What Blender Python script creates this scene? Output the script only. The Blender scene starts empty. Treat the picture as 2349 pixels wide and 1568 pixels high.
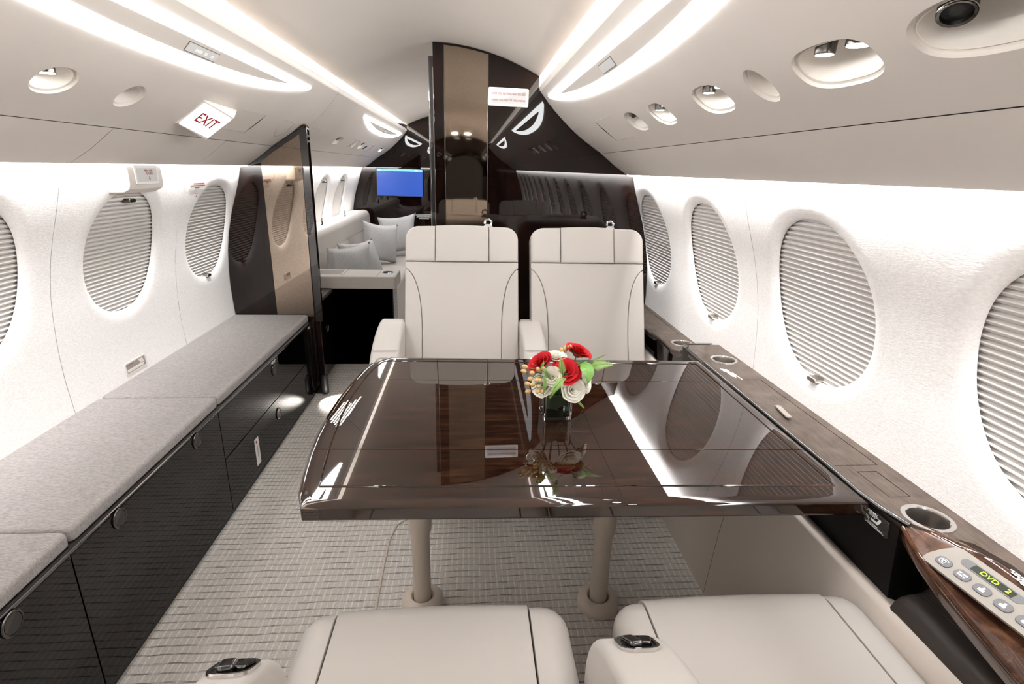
import bpy, bmesh, math, random
from mathutils import Vector, Matrix
from mathutils.geometry import delaunay_2d_cdt

S = bpy.context.scene
COL = S.collection
random.seed(7)
PI = math.pi

# ------------------------------------------------------------------ camera
CAM = Vector((0.19, 0.0, 1.37))
FPX = 1228.0
_d = Vector((1080 - 1174.5, 386 - 784.0, FPX)).normalized()       # cabin axis seen in the camera (x right, y down, z ahead)
_g = Vector((0, 1, 0)); _g = (_g - _d * _g.dot(_d)).normalized()
_x = _g.cross(_d)
cam_data = bpy.data.cameras.new('camera')
cam_data.sensor_width = 36.0
cam_data.lens = 36.0 * FPX / 2349.0
cam_data.clip_start = 0.01
cam = bpy.data.objects.new('camera', cam_data)
COL.objects.link(cam)
# columns: camera right, camera up, camera back written in world axes
right = Vector((_x.x, _d.x, -_g.x)); up = -Vector((_x.y, _d.y, -_g.y)); back = -Vector((_x.z, _d.z, -_g.z))
cam.matrix_world = Matrix(((right.x, up.x, back.x, CAM.x), (right.y, up.y, back.y, CAM.y), (right.z, up.z, back.z, CAM.z), (0, 0, 0, 1)))
S.camera = cam

# ------------------------------------------------------------------ world, exposure
W = bpy.data.worlds.new('world'); S.world = W
W.use_nodes = True
W.node_tree.nodes['Background'].inputs[0].default_value = (0.9, 0.95, 1, 1)
W.node_tree.nodes['Background'].inputs[1].default_value = 0.05
S.view_settings.view_transform = 'Standard'
S.view_settings.look = 'None'
S.view_settings.gamma = 1.0
S.view_settings.use_curve_mapping = False
S.view_settings.exposure = 0.48
S.cycles.use_denoising = True
S.cycles.max_bounces = 9
S.cycles.diffuse_bounces = 5
S.cycles.glossy_bounces = 5
S.cycles.transmission_bounces = 8
S.cycles.caustics_reflective = False
S.cycles.caustics_refractive = False
S.cycles.sample_clamp_indirect = 6.0

YR, YF = -5.0, 6.7                                                 # rear and forward ends of the cabin

def area_light(name, loc, target, sx, sy, power, color=(1, 1, 1), spread=PI):
    l = bpy.data.lights.new(name, 'AREA'); l.shape = 'RECTANGLE'
    l.size = sx; l.size_y = sy; l.energy = power; l.color = color; l.spread = spread
    o = bpy.data.objects.new(name, l); COL.objects.link(o)
    d = (Vector(target) - Vector(loc)).normalized()
    y = Vector((0, 1, 0)); x = y.cross(-d).normalized()
    o.matrix_world = Matrix(((x.x, y.x, -d.x, loc[0]), (x.y, y.y, -d.y, loc[1]), (x.z, y.z, -d.z, loc[2]), (0, 0, 0, 1)))
    return o

COVE_P, WASH_P = 4.6, 9.5                                        # watts per metre of strip
for s in (-1, 1):
    for (a, b) in ((YR, 2.99), (3.07, YF)):
        if s == -1: a, b = ((YR, 3.17), (3.27, YF))[0 if a == YR else 1]
        L = b - a; m = (a + b) / 2
        area_light('cove_strip', (s * .640, m, 1.810), (s * .3, m, 1.87), .026, L, COVE_P * L, (1, .985, .965))
        area_light('wash_strip', (s * 1.046, m, 1.392), (s * 1.146, m, 1.338), .030, L, WASH_P * L, (1, .99, .98))
CRESCENT_E = 15.0
LENS_E = 22.0
def spot_light(p, power, angle=1.5):
    l = bpy.data.lights.new('reading_spot', 'SPOT'); l.energy = power; l.spot_size = angle; l.spot_blend = .9; l.shadow_soft_size = .015; l.color = (1, .985, .96)
    o = bpy.data.objects.new('reading_spot', l); COL.objects.link(o); o.location = (p[0], p[1], p[2] - .006)
SPOT_P = 2.2

# ------------------------------------------------------------------ helpers: nodes and materials
def principled(name, color, rough=.5, metal=0.0, coat=0.0, coat_rough=.02, ior=1.5, emit=None, estr=0.0, trans=0.0, spec=None, sheen=0.0):
    m = bpy.data.materials.new(name); m.use_nodes = True
    p = m.node_tree.nodes['Principled BSDF']; I = p.inputs
    I['Base Color'].default_value = (*color, 1); I['Roughness'].default_value = rough; I['Metallic'].default_value = metal
    I['Coat Weight'].default_value = coat; I['Coat Roughness'].default_value = coat_rough; I['IOR'].default_value = ior
    if coat: I['Coat IOR'].default_value = 1.7
    I['Transmission Weight'].default_value = trans
    if spec is not None: I['Specular IOR Level'].default_value = spec
    if sheen: I['Sheen Weight'].default_value = sheen
    if emit: I['Emission Color'].default_value = (*emit, 1); I['Emission Strength'].default_value = estr
    return m
def nd(m, t, **kw):
    n = m.node_tree.nodes.new(t)
    for k, v in kw.items():
        if k in n.inputs: n.inputs[k].default_value = v
        else: setattr(n, k, v)
    return n
def lk(m, a, b): m.node_tree.links.new(a, b)
def coords(m, scale=(1, 1, 1), rot=(0, 0, 0)):
    tc = nd(m, 'ShaderNodeTexCoord'); mp = nd(m, 'ShaderNodeMapping')
    mp.inputs['Scale'].default_value = scale; mp.inputs['Rotation'].default_value = rot
    lk(m, tc.outputs['Object'], mp.inputs['Vector']); return mp.outputs['Vector']
def ramp(m, src, stops):
    r = nd(m, 'ShaderNodeValToRGB'); e = r.color_ramp.elements
    e[0].position, e[0].color = stops[0][0], (*stops[0][1], 1)
    e[1].position, e[1].color = stops[-1][0], (*stops[-1][1], 1)
    for p, c in stops[1:-1]:
        x = e.new(p); x.color = (*c, 1)
    lk(m, src, r.inputs['Fac']); return r.outputs['Color']
def bump(m, src, strength=.2, dist=.001):
    b = nd(m, 'ShaderNodeBump', Strength=strength, Distance=dist)
    lk(m, src, b.inputs['Height']); lk(m, b.outputs['Normal'], m.node_tree.nodes['Principled BSDF'].inputs['Normal'])
def noise(m, vec, scale, detail=3, rough=.5, dist=0.0):
    n = nd(m, 'ShaderNodeTexNoise', Scale=scale, Detail=detail, Roughness=rough, Distortion=dist)
    lk(m, vec, n.inputs['Vector']); return n
def basein(m): return m.node_tree.nodes['Principled BSDF'].inputs['Base Color']

def leather(name, c, rough=.42, scale=420, b=.12):
    m = principled(name, c, rough, spec=.35)
    v = coords(m); n = noise(m, v, scale, 2); bump(m, n.outputs['Fac'], b, .0006)
    n2 = noise(m, v, 3, 2); lk(m, ramp(m, n2.outputs['Fac'], [(.3, tuple(x * .97 for x in c)), (.7, tuple(min(1, x * 1.02) for x in c))]), basein(m))
    return m
def fabric(name, c, c2, stretch=(1, 1, 1), scale=300, b=.5, rough=.95):
    m = principled(name, c, rough, spec=.1)
    v = coords(m, stretch); n = noise(m, v, scale, 3, .7)
    lk(m, ramp(m, n.outputs['Fac'], [(.32, c2), (.62, c)]), basein(m)); bump(m, n.outputs['Fac'], b, .0015)
    return m
def wood(name, dark, mid, light, stretch, coat=1.0, rough=.35, coat_rough=.015, ior=1.9, fig=(1, 1, 1)):
    m = principled(name, mid, rough, coat=coat, coat_rough=coat_rough, spec=0.0 if coat > .4 else .1)
    m.node_tree.nodes['Principled BSDF'].inputs['Coat IOR'].default_value = ior
    v = coords(m, stretch); n = noise(m, v, 5, 6, .65, 1.2)
    v2 = coords(m, fig); n2 = noise(m, v2, 6, 2, .5, .5)
    mx = nd(m, 'ShaderNodeMath', operation='MULTIPLY_ADD'); lk(m, n2.outputs['Fac'], mx.inputs[0]); mx.inputs[1].default_value = .55
    sc = nd(m, 'ShaderNodeMath', operation='MULTIPLY'); lk(m, n.outputs['Fac'], sc.inputs[0]); sc.inputs[1].default_value = .6
    lk(m, sc.outputs[0], mx.inputs[2])
    lk(m, ramp(m, mx.outputs[0], [(.38, dark), (.56, mid), (.78, light)]), basein(m))
    return m

M = {}
M['wall'] = fabric('wall_fabric', (.90, .88, .87), (.80, .775, .765), (1, .35, 1), 240, .35)
M['vinyl'] = leather('overhead_vinyl', (.55, .505, .465), .55, 500, .06)
M['vault'] = leather('ceiling_vinyl', (.50, .46, .42), .6, 500, .06)
M['lip'] = principled('trim_cream', (.70, .65, .61), .5)
M['recess'] = principled('recess_cream', (.66, .62, .57), .45)
M['slot'] = principled('dark_joint', (.02, .018, .016), .8)
M['wjoint'] = principled('wall_joint', (.34, .31, .29), .9)
M['joint'] = principled('vinyl_joint', (.16, .14, .125), .8)
M['hull'] = principled('light_block_dark', (.03, .03, .03), .9)
M['blind'] = principled('pleated_blind', (.74, .71, .69), .7, spec=.2)
M['rail'] = principled('blind_rail', (.80, .76, .72), .5)
M['leather'] = leather('cream_leather', (.52, .485, .450))
M['leather_side'] = leather('taupe_leather', (.68, .61, .55), .5, 380, .25)
M['leather_dark'] = leather('dark_brown_leather', (.035, .027, .023), .5)
M['table'] = wood('table_veneer', (.0045, .0017, .0011), (.013, .005, .0027), (.050, .019, .009), (1.6, 46, 46), fig=(1.5, 12, 12), ior=1.76)
M['burl'] = wood('burl_veneer', (.010, .005, .004), (.05, .022, .013), (.13, .06, .035), (6, 6, 6), ior=1.8)
M['bulk'] = wood('bulkhead_veneer', (.002, .001, .0009), (.005, .0023, .0017), (.014, .005, .0034), (26, 26, .8), fig=(3, 3, 1), ior=1.55, coat=.8, coat_rough=.006)
M['ledge'] = wood('ledge_veneer', (.045, .033, .027), (.085, .064, .052), (.13, .10, .082), (30, 3, 30), rough=.45, coat=.25, coat_rough=.15, ior=1.5, fig=(2, 2, 2))
M['cab'] = wood('cabinet_veneer', (.001, .0008, .0007), (.0025, .0018, .0015), (.006, .0036, .0028), (10, 10, 1), ior=1.52, coat=.7, coat_rough=.006)
M['black'] = principled('black_lacquer', (.006, .005, .005), .25, coat=1, coat_rough=.01)
M['black_matte'] = principled('black_plastic', (.012, .012, .012), .4)
M['chrome'] = principled('chrome', (.72, .70, .68), .12, 1)
M['steel'] = principled('brushed_steel', (.62, .58, .54), .28, 1)
M['gunmetal'] = principled('gunmetal', (.12, .11, .10), .22, 1)
M['plate'] = principled('satin_nickel', (.27, .245, .22), .5, .1, spec=.3)
M['cream_plastic'] = principled('cream_plastic', (.62, .54, .46), .4)
M['white'] = principled('white_plastic', (.82, .80, .78), .4)
M['grey'] = principled('grey_plastic', (.15, .15, .155), .5, spec=.2)
M['palegrey'] = principled('pale_grey_plastic', (.60, .60, .60), .4)
M['red'] = principled('red_print', (.30, .012, .015), .7, spec=.1)
M['ink'] = principled('grey_print', (.30, .18, .17), .6)
M['print'] = principled('white_print', (.85, .85, .85), .6)
M['led'] = principled('led_diffuser', (.9, .9, .9), .4, emit=(.97, .99, 1), estr=CRESCENT_E)
M['lens'] = principled('lamp_lens', (.9, .9, .9), .3, emit=(1, .98, .95), estr=LENS_E)
M['screen'] = principled('screen_blue', (.01, .02, .1), .2, emit=(.022, .075, .36), estr=1.0)
M['screenbar'] = principled('screen_bar', (.1, .3, .5), .2, emit=(.16, .48, .80), estr=1.0)
M['screenwhite'] = principled('screen_white', (.8, .8, .8), .2, emit=(.8, .9, 1), estr=1.0)
M['segments'] = principled('display_green', (.3, .5, .02), .4, emit=(.55, .85, .02), estr=1.6)
M['displaydark'] = principled('display_dark', (.03, .035, .025), .2)
M['glass'] = principled('glass', (1, 1, 1), 0.0, trans=1.0, ior=1.48)
M['rose'] = principled('rose_red', (.50, .010, .016), .65, spec=.2)
M['rosew'] = principled('rose_white', (.93, .91, .82), .7, spec=.2)
M['berry'] = principled('berry', (.66, .45, .20), .35)
M['leaf'] = principled('leaf_green', (.16, .36, .06), .45)
M['leafdark'] = principled('leaf_dark', (.035, .13, .02), .4)
M['fern'] = principled('fern_green', (.26, .42, .12), .55)
M['stem'] = principled('stem_green', (.10, .20, .04), .5)
M['pillow'] = fabric('pillow_fabric', (.56, .56, .56), (.36, .36, .37), (1, 1, 1), 260, .5)
M['bench'] = fabric('bench_fabric', (.39, .362, .352), (.25, .232, .226), (.5, 2.2, 1), 170, .6)
M['belt'] = principled('grey_webbing', (.45, .44, .43), .6)
# carpet: cross-ribbed loop pile, darker grooves across, pale threads lengthwise
m = principled('carpet', (.4, .36, .32), .95, spec=.05)
v = coords(m); nz = noise(m, v, 260, 3, .7); nw = noise(m, coords(m, (1, 1, 1)), 9, 2)
sx = nd(m, 'ShaderNodeSeparateXYZ'); lk(m, v, sx.inputs[0])
def wavy(axis, freq, wob, k):
    a = nd(m, 'ShaderNodeMath', operation='MULTIPLY_ADD'); lk(m, nw.outputs['Fac'], a.inputs[0]); a.inputs[1].default_value = wob; lk(m, sx.outputs[axis], a.inputs[2])
    b = nd(m, 'ShaderNodeMath', operation='MULTIPLY'); lk(m, a.outputs[0], b.inputs[0]); b.inputs[1].default_value = freq * 2 * PI
    c = nd(m, 'ShaderNodeMath', operation='SINE'); lk(m, b.outputs[0], c.inputs[0])
    d = nd(m, 'ShaderNodeMapRange'); lk(m, c.outputs[0], d.inputs[0]); d.inputs[1].default_value = k; d.inputs[2].default_value = 1.0
    return d.outputs[0]
ga = wavy('Y', 33, .012, .80); gb = wavy('X', 50, .008, .50)
gate = noise(m, coords(m, (22, 60, 1)), 1.0, 3, .7); gate2 = noise(m, coords(m, (60, 26, 1)), 1.0, 3, .7)
def gated(a, g, lo, hi):
    r = nd(m, 'ShaderNodeMapRange'); lk(m, g.outputs['Fac'], r.inputs[0]); r.inputs[1].default_value = lo; r.inputs[2].default_value = hi
    q = nd(m, 'ShaderNodeMath', operation='MULTIPLY'); lk(m, a, q.inputs[0]); lk(m, r.outputs[0], q.inputs[1]); return q
ml = gated(ga, gate, .38, .58); gb = gated(gb, gate2, .36, .56).outputs[0]
basec = ramp(m, nz.outputs['Fac'], [(.3, (.56, .51, .46)), (.65, (.86, .81, .75))])
mixa = nd(m, 'ShaderNodeMix', data_type='RGBA'); lk(m, gb, mixa.inputs['Factor']); lk(m, basec, mixa.inputs['A']); mixa.inputs['B'].default_value = (.95, .92, .88, 1)
mixb = nd(m, 'ShaderNodeMix', data_type='RGBA'); lk(m, ml.outputs[0], mixb.inputs['Factor']); lk(m, mixa.outputs['Result'], mixb.inputs['A']); mixb.inputs['B'].default_value = (.27, .24, .21, 1)
lk(m, mixb.outputs['Result'], basein(m))
hh = nd(m, 'ShaderNodeMath', operation='SUBTRACT'); lk(m, nz.outputs['Fac'], hh.inputs[0]); lk(m, ga, hh.inputs[1]); bump(m, hh.outputs[0], .9, .004)
M['carpet'] = m
# bronze mirror with a fine woven speckle
m = principled('bronze_mirror', (.52, .42, .33), .03, 1)
n = noise(m, coords(m), 420, 2); lk(m, ramp(m, n.outputs['Fac'], [(.35, (.33, .265, .21)), (.65, (.47, .39, .315))]), basein(m))
M['mirror'] = m

# ------------------------------------------------------------------ helpers: objects
def tag(o, label=None, cat=None, group=None, kind=None):
    if label: o['label'] = label
    if cat: o['category'] = cat
    if group: o['group'] = group
    if kind: o['kind'] = kind
    return o
def empty(name, loc=(0, 0, 0), label=None, cat=None, group=None, kind=None, rz=0.0, parent=None):
    o = bpy.data.objects.new(name, None); COL.objects.link(o); o.empty_display_size = .05
    o.location = loc; o.rotation_euler = (0, 0, rz)
    if parent: o.parent = parent
    return tag(o, label, cat, group, kind)
class MB:
    """collects geometry, builds one mesh object"""
    def __init__(self): self.v = []; self.f = []
    def add(self, vs, fs, mtx=None):
        n = len(self.v)
        self.v += [tuple(mtx @ Vector(p)) if mtx is not None else tuple(p) for p in vs]
        self.f += [tuple(i + n for i in f) for f in fs]; return self
    def box(self, a, b, mtx=None):
        (x0, y0, z0), (x1, y1, z1) = a, b
        vs = [(x0, y0, z0), (x1, y0, z0), (x1, y1, z0), (x0, y1, z0), (x0, y0, z1), (x1, y0, z1), (x1, y1, z1), (x0, y1, z1)]
        return self.add(vs, [(0, 3, 2, 1), (4, 5, 6, 7), (0, 1, 5, 4), (1, 2, 6, 5), (2, 3, 7, 6), (3, 0, 4, 7)], mtx)
    def lathe(self, prof, mtx=None, n=28, cap0=True, cap1=True, sx=1.0):
        vs = []; fs = []
        for (r, z) in prof:
            for k in range(n):
                a = 2 * PI * k / n; vs.append((r * math.cos(a) * sx, r * math.sin(a), z))
        for i in range(len(prof) - 1):
            for k in range(n):
                k2 = (k + 1) % n; fs.append((i * n + k, i * n + k2, (i + 1) * n + k2, (i + 1) * n + k))
        if cap0: fs.append(tuple(range(n - 1, -1, -1)))
        if cap1: fs.append(tuple((len(prof) - 1) * n + k for k in range(n)))
        return self.add(vs, fs, mtx)
    def tube(self, path, r, n=8, closed=False, mtx=None):
        P = [Vector(p) for p in path]; vs = []; fs = []; m = len(P)
        for i, p in enumerate(P):
            a = P[(i - 1) % m] if (closed or i > 0) else p; b = P[(i + 1) % m] if (closed or i < m - 1) else p
            t = (b - a).normalized(); u = t.cross(Vector((0, 0, 1)))
            if u.length < .05: u = t.cross(Vector((0, 1, 0)))
            u.normalize(); w = u.cross(t); rr = r[i] if isinstance(r, (list, tuple)) else r
            vs += [p + (u * math.cos(2 * PI * k / n) + w * math.sin(2 * PI * k / n)) * rr for k in range(n)]
        for i in range(m if closed else m - 1):
            j = (i + 1) % m
            for k in range(n):
                k2 = (k + 1) % n; fs.append((i * n + k, i * n + k2, j * n + k2, j * n + k))
        if not closed: fs += [tuple(range(n - 1, -1, -1)), tuple((m - 1) * n + k for k in range(n))]
        return self.add(vs, fs, mtx)
    def slab(self, poly, h, rt=0.0, rb=0.0, mtx=None, seg=5, er=None, rth=None, crown=0.0):
        """polygon (counter-clockwise) extruded from w=0 to w=h; rt/rb: rounding heights of top/bottom rim, rth horizontal; er: per-edge factor"""
        n = len(poly); P = [Vector(p) for p in poly]; er = er or [1.0] * n
        A = sum(P[i].x * P[(i + 1) % n].y - P[(i + 1) % n].x * P[i].y for i in range(n))
        if A < 0:
            P.reverse(); er = [er[(n - 2 - i) % n] for i in range(n)]
        N = []
        for i in range(n):
            e = (P[(i + 1) % n] - P[i]).normalized(); N.append(Vector((-e.y, e.x)))
        def inset(d):
            out = []
            for i in range(n):
                n0, n1 = N[i - 1], N[i]; d0, d1 = d * er[i - 1], d * er[i]
                c = n0.x * n1.y - n0.y * n1.x
                if abs(c) < .02: out.append(P[i] + (n0 + n1).normalized() * (d0 + d1) / 2)
                else: out.append(P[i] + Vector(((d0 * n1.y - d1 * n0.y) / c, (n0.x * d1 - n1.x * d0) / c)))
            return out
        rings = []; hb = rth or rt
        if rb > 0:
            for k in range(seg + 1):
                a = PI / 2 * k / seg; rings.append((inset(rb * (1 - math.sin(a))), rb * (1 - math.cos(a))))
        else: rings.append((P, 0.0))
        if rt > 0:
            for k in range(seg + 1):
                a = PI / 2 * k / seg; rings.append((inset(hb * (1 - math.cos(a))), h - rt * (1 - math.sin(a))))
        else: rings.append((P, h))
        vs = []; fs = []
        for R, z in rings: vs += [(p.x, p.y, z) for p in R]
        for i in range(len(rings) - 1):
            for k in range(n):
                k2 = (k + 1) % n; fs.append((i * n + k, i * n + k2, (i + 1) * n + k2, (i + 1) * n + k))
        fs.append(tuple(range(n - 1, -1, -1))); b = (len(rings) - 1) * n
        fs.append(tuple(b + k for k in range(n)))
        return self.add(vs, fs, mtx)
    def build(self, name, mat, parent=None, sharp=38, merge=False):
        me = bpy.data.meshes.new(name); me.from_pydata(self.v, [], self.f); me.materials.append(mat)
        bm = bmesh.new(); bm.from_mesh(me)
        if merge: bmesh.ops.remove_doubles(bm, verts=bm.verts, dist=2e-5)
        bmesh.ops.recalc_face_normals(bm, faces=bm.faces); bm.to_mesh(me); bm.free()
        me.polygons.foreach_set('use_smooth', [True] * len(me.polygons))
        if sharp: me.set_sharp_from_angle(angle=math.radians(sharp))
        o = bpy.data.objects.new(name, me); COL.objects.link(o)
        if sharp:
            wn_ = o.modifiers.new('normals', 'WEIGHTED_NORMAL'); wn_.keep_sharp = True; wn_.weight = 60
        return attach(o, parent)
def world_of(o):
    return (world_of(o.parent) @ o.matrix_parent_inverse if o.parent else Matrix()) @ o.matrix_basis
def attach(o, parent):                                              # parent without moving: geometry stays where it was modelled
    if parent:
        o.parent = parent; o.matrix_parent_inverse = world_of(parent).inverted()
    return o
def copy_tree(o, parent=None):
    c = o.copy(); COL.objects.link(c)
    if parent: c.parent = parent
    for ch in list(o.children): copy_tree(ch, c)
    return c
def frame(o, u, v, w=None):
    u = Vector(u).normalized(); v = Vector(v).normalized(); w = u.cross(v) if w is None else Vector(w)
    return Matrix(((u.x, v.x, w.x, o[0]), (u.y, v.y, w.y, o[1]), (u.z, v.z, w.z, o[2]), (0, 0, 0, 1)))
def rrect(x0, y0, x1, y1, r, n=6):
    r4 = r if isinstance(r, (list, tuple)) else [r] * 4              # corners: bottom left, bottom right, top right, top left
    out = []
    for (cx, cy, a0, rr, sx, sy) in ((x0, y0, PI, r4[0], 1, 1), (x1, y0, 1.5 * PI, r4[1], -1, 1), (x1, y1, 0, r4[2], -1, -1), (x0, y1, .5 * PI, r4[3], 1, -1)):
        if rr <= 1e-6: out.append((cx, cy)); continue
        for k in range(n + 1):
            a = a0 + PI / 2 * k / n; out.append((cx + sx * rr + rr * math.cos(a), cy + sy * rr + rr * math.sin(a)))
    return out
def sellipse(cx, cy, a, b, n=2.0, k=48):
    out = []
    for i in range(k):
        t = 2 * PI * i / k; c, s = math.cos(t), math.sin(t)
        out.append((cx + a * math.copysign(abs(c) ** (2 / n), c), cy + b * math.copysign(abs(s) ** (2 / n), s)))
    return out
def text(name, body, width, mtx, mat, parent=None, align='CENTER', size=1.0, shear=0.0, spacing=1.0, ext=.0002, height=None):
    c = bpy.data.curves.new(name, 'FONT'); c.body = body; c.align_x = align; c.align_y = 'CENTER'; c.size = size; c.shear = shear
    c.space_line = spacing; c.materials.append(mat)
    o = bpy.data.objects.new(name, c); COL.objects.link(o)
    bpy.context.view_layer.update()
    k = width / max(o.dimensions.x, 1e-6); ky = height / max(o.dimensions.y, 1e-6) if height else k
    c.extrude = ext / k
    dg = bpy.context.evaluated_depsgraph_get(); dg.update()
    me = bpy.data.meshes.new_from_object(o.evaluated_get(dg)); me.transform(mtx @ Matrix.Diagonal((k, ky, k, 1)))
    bpy.data.objects.remove(o); me.name = name
    o = bpy.data.objects.new(name, me); COL.objects.link(o)
    return attach(o, parent)
def text_bars(mb, mtx, rows, pitch, th, rng=None):
    """unreadable small print: rows of little dashes; rows = list of (x0, x1)"""
    rng = rng or random.Random(3)
    for i, (a, b) in enumerate(rows):
        x = a
        while x < b - .001:
            w = min(rng.uniform(.004, .011), b - x); y = -i * pitch
            mb.box((x, y - th / 2, 0), (x + w, y + th / 2, .0004), mtx); x += w + .0016
    return mb

# ------------------------------------------------------------------ cabin section
def spline(pts, t):                                                 # smooth curve through (t, x) points, t ascending
    for i in range(len(pts) - 1):
        if t <= pts[i + 1][0] or i == len(pts) - 2:
            (t0, x0), (t1, x1) = pts[i], pts[i + 1]
            h = t1 - t0; k = (t - t0) / h
            m0 = (x1 - pts[i - 1][1]) / (t1 - pts[i - 1][0]) if i > 0 else (x1 - x0) / h
            m1 = (pts[i + 2][1] - x0) / (pts[i + 2][0] - t0) if i < len(pts) - 2 else (x1 - x0) / h
            return (2 * k ** 3 - 3 * k * k + 1) * x0 + (k ** 3 - 2 * k * k + k) * h * m0 + (-2 * k ** 3 + 3 * k * k) * x1 + (k ** 3 - k * k) * h * m1
WALLP = [(0, 1.10), (.15, 1.15), (.35, 1.19), (.53, 1.208), (.69, 1.214), (.89, 1.200), (1.0, 1.18), (1.10, 1.153), (1.235, 1.106), (1.33, 1.079), (1.40, 1.080), (1.46, 1.085)]
def wallx(z): return spline(WALLP, z)
OH = [(.548, 1.754), (.62, 1.67), (.754, 1.55), (.889, 1.462)]     # overhead panel, half section
VAL = [(.889, 1.462), (.966, 1.402), (1.035, 1.358)]               # valance panel below it
def arc(pts):
    out = [0]
    for a, b in zip(pts[:-1], pts[1:]): out.append(out[-1] + math.hypot(b[0] - a[0], b[1] - a[1]))
    return out
OHS = arc(OH); OHLEN = OHS[-1]
OHX = [(s, p[0]) for s, p in zip(OHS, OH)]; OHZ = [(s, p[1]) for s, p in zip(OHS, OH)]
def ohp(s, Y, side, h=0.0):                                         # point on the overhead panel, h towards the cabin
    x, z = spline(OHX, s), spline(OHZ, s)
    x1, z1 = spline(OHX, s + .002), spline(OHZ, s + .002); tx, tz = (x1 - x), (z1 - z); L = math.hypot(tx, tz)
    return Vector((side * (x + tz / L * h), Y, z - tx / L * h))
def vaultz(x): return 1.964 - .47 * x * x

def inside(p, poly):
    x, y = p; c = False
    for i in range(len(poly)):
        (x0, y0), (x1, y1) = poly[i - 1], poly[i]
        if (y0 > y) != (y1 > y) and x < (x1 - x0) * (y - y0) / (y1 - y0) + x0: c = not c
    return c
def cdt(outline, holes=(), extra=()):
    """triangulated flat area with holes -> verts2d, faces"""
    vs = []; es = []
    for loop in [outline, *holes]:
        b = len(vs); vs += [Vector(p) for p in loop]; es += [(b + i, b + (i + 1) % len(loop)) for i in range(len(loop))]
    for (a, b2) in extra:
        b = len(vs); vs += [Vector(a), Vector(b2)]; es.append((b, b + 1))
    r = delaunay_2d_cdt(vs, es, [], 0, 1e-6)
    V2, F = r[0], r[2]; out = []
    for f in F:
        c = sum((V2[i] for i in f), Vector((0, 0))) / len(f)
        if inside(c, outline) and not any(inside(c, h) for h in holes): out.append(tuple(f))
    return V2, out

# floor ------------------------------------------------------------
fl = MB(); fl.box((-1.12, YR, -.03), (1.12, YF, 0))
floor = tag(fl.build('floor', M['carpet']), 'beige cross-ribbed carpet covering the cabin aisle', kind='structure')
seam = MB()
seam.tube([(-.118, 1.0, .001), (-.118, 1.40, .001), (-.123, 1.62, .001), (-.122, 1.76, .001), (-.106, 1.845, .001), (-.068, 1.886, .001), (.03, 1.897, .001), (.92, 1.878, .001), (.985, 1.843, .001), (1.012, 1.77, .001), (1.005, 1.45, .001)], .0045)
seam.build('carpet_binding', M['cream_plastic'], floor)

# outer hull, unseen, added to keep light from leaking in -------------------------------------------------------
hull = MB()
sec = [(-1.33, -.05), (-1.33, .9), (-1.2, 1.5), (-.85, 1.9), (0, 2.06), (.85, 1.9), (1.2, 1.5), (1.33, .9), (1.33, -.05)]
n = len(sec)
hull.add([(x, YR - .1, z) for x, z in sec] + [(x, YF + .1, z) for x, z in sec], [(i, (i + 1) % n, (i + 1) % n + n, i + n) for i in range(n)] + [tuple(range(n)), tuple(range(2 * n - 1, n - 1, -1))])
tag(hull.build('light_block_hull', M['hull'], sharp=0), 'unseen dark outer shell added behind the lining panels to block stray light', kind='structure')

# side walls with scooped window openings --------------------------
WIN_A, WIN_B, WIN_Z = .219, .235, 1.024
def wall_cell(mb, side, yc, y0, y1, z0=.60, z1=1.30):
    a, b = WIN_A, WIN_B; fl_w = .050
    K = 72; ang = [2 * PI * i / K for i in range(K)]
    for (cy, cz) in ((y0, z0), (y1, z0), (y1, z1), (y0, z1)): ang.append(math.atan2(cz - WIN_Z, cy - yc) % (2 * PI))
    ang = sorted(set(round(t, 6) for t in ang)); K = len(ang)
    def boundary(t):
        c, s = math.cos(t), math.sin(t); k = 1e9
        if c > 1e-9: k = min(k, (y1 - yc) / c)
        if c < -1e-9: k = min(k, (y0 - yc) / c)
        if s > 1e-9: k = min(k, (z1 - WIN_Z) / s)
        if s < -1e-9: k = min(k, (z0 - WIN_Z) / s)
        return (yc + c * k, WIN_Z + s * k)
    def ell(t, g):                                                   # g: offset outwards from the opening
        A, B = a + g, b + g * (.92 if math.sin(t) > 0 else 1.0); c, s = math.cos(t), math.sin(t)
        r = 1 / ((abs(c) / A) ** 2.15 + (abs(s) / B) ** 2.15) ** (1 / 2.15)
        return (yc + c * r, WIN_Z + s * r)
    rings = []
    for k in range(9):
        u = k / 8; rings.append(([ell(t, fl_w * (1 - math.cos(u * PI / 2)) ) for t in ang], .018 * (1 - math.sin(u * PI / 2))))
    for k in (1, 2, 3):
        rings.append(([tuple((1 - k / 3) * p + k / 3 * q for p, q in zip(ell(t, fl_w), boundary(t))) for t in ang], 0.0))
    vs = []; fs = []
    for R, d in rings: vs += [(side * (wallx(z) + d), y, z) for y, z in R]
    for i in range(len(rings) - 1):
        for k in range(K):
            k2 = (k + 1) % K; fs.append((i * K + k, i * K + k2, (i + 1) * K + k2, (i + 1) * K + k))
    mb.add(vs, fs)
    bd = [boundary(t) for t in ang]
    for zb, zs in ((z0, [.60, .53, .44, .35, .25, .15, .06, 0]), (z1, [1.30, 1.33, 1.365, 1.40, 1.46])):
        ys = sorted(set(round(y, 6) for y, z in bd if abs(z - zb) < 1e-5)); v = []; f = []
        for z in zs: v += [(side * wallx(z), y, z) for y in ys]
        for i in range(len(zs) - 1):
            for k in range(len(ys) - 1): f.append((i * len(ys) + k, i * len(ys) + k + 1, (i + 1) * len(ys) + k + 1, (i + 1) * len(ys) + k))
        mb.add(v, f)
PITCH = .714
WIN_R = [2.850 - PITCH * k for k in range(11)]                       # right side, front to rear
WIN_L = [2.952 + .7225 * k for k in range(4, -11, -1)]
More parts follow.
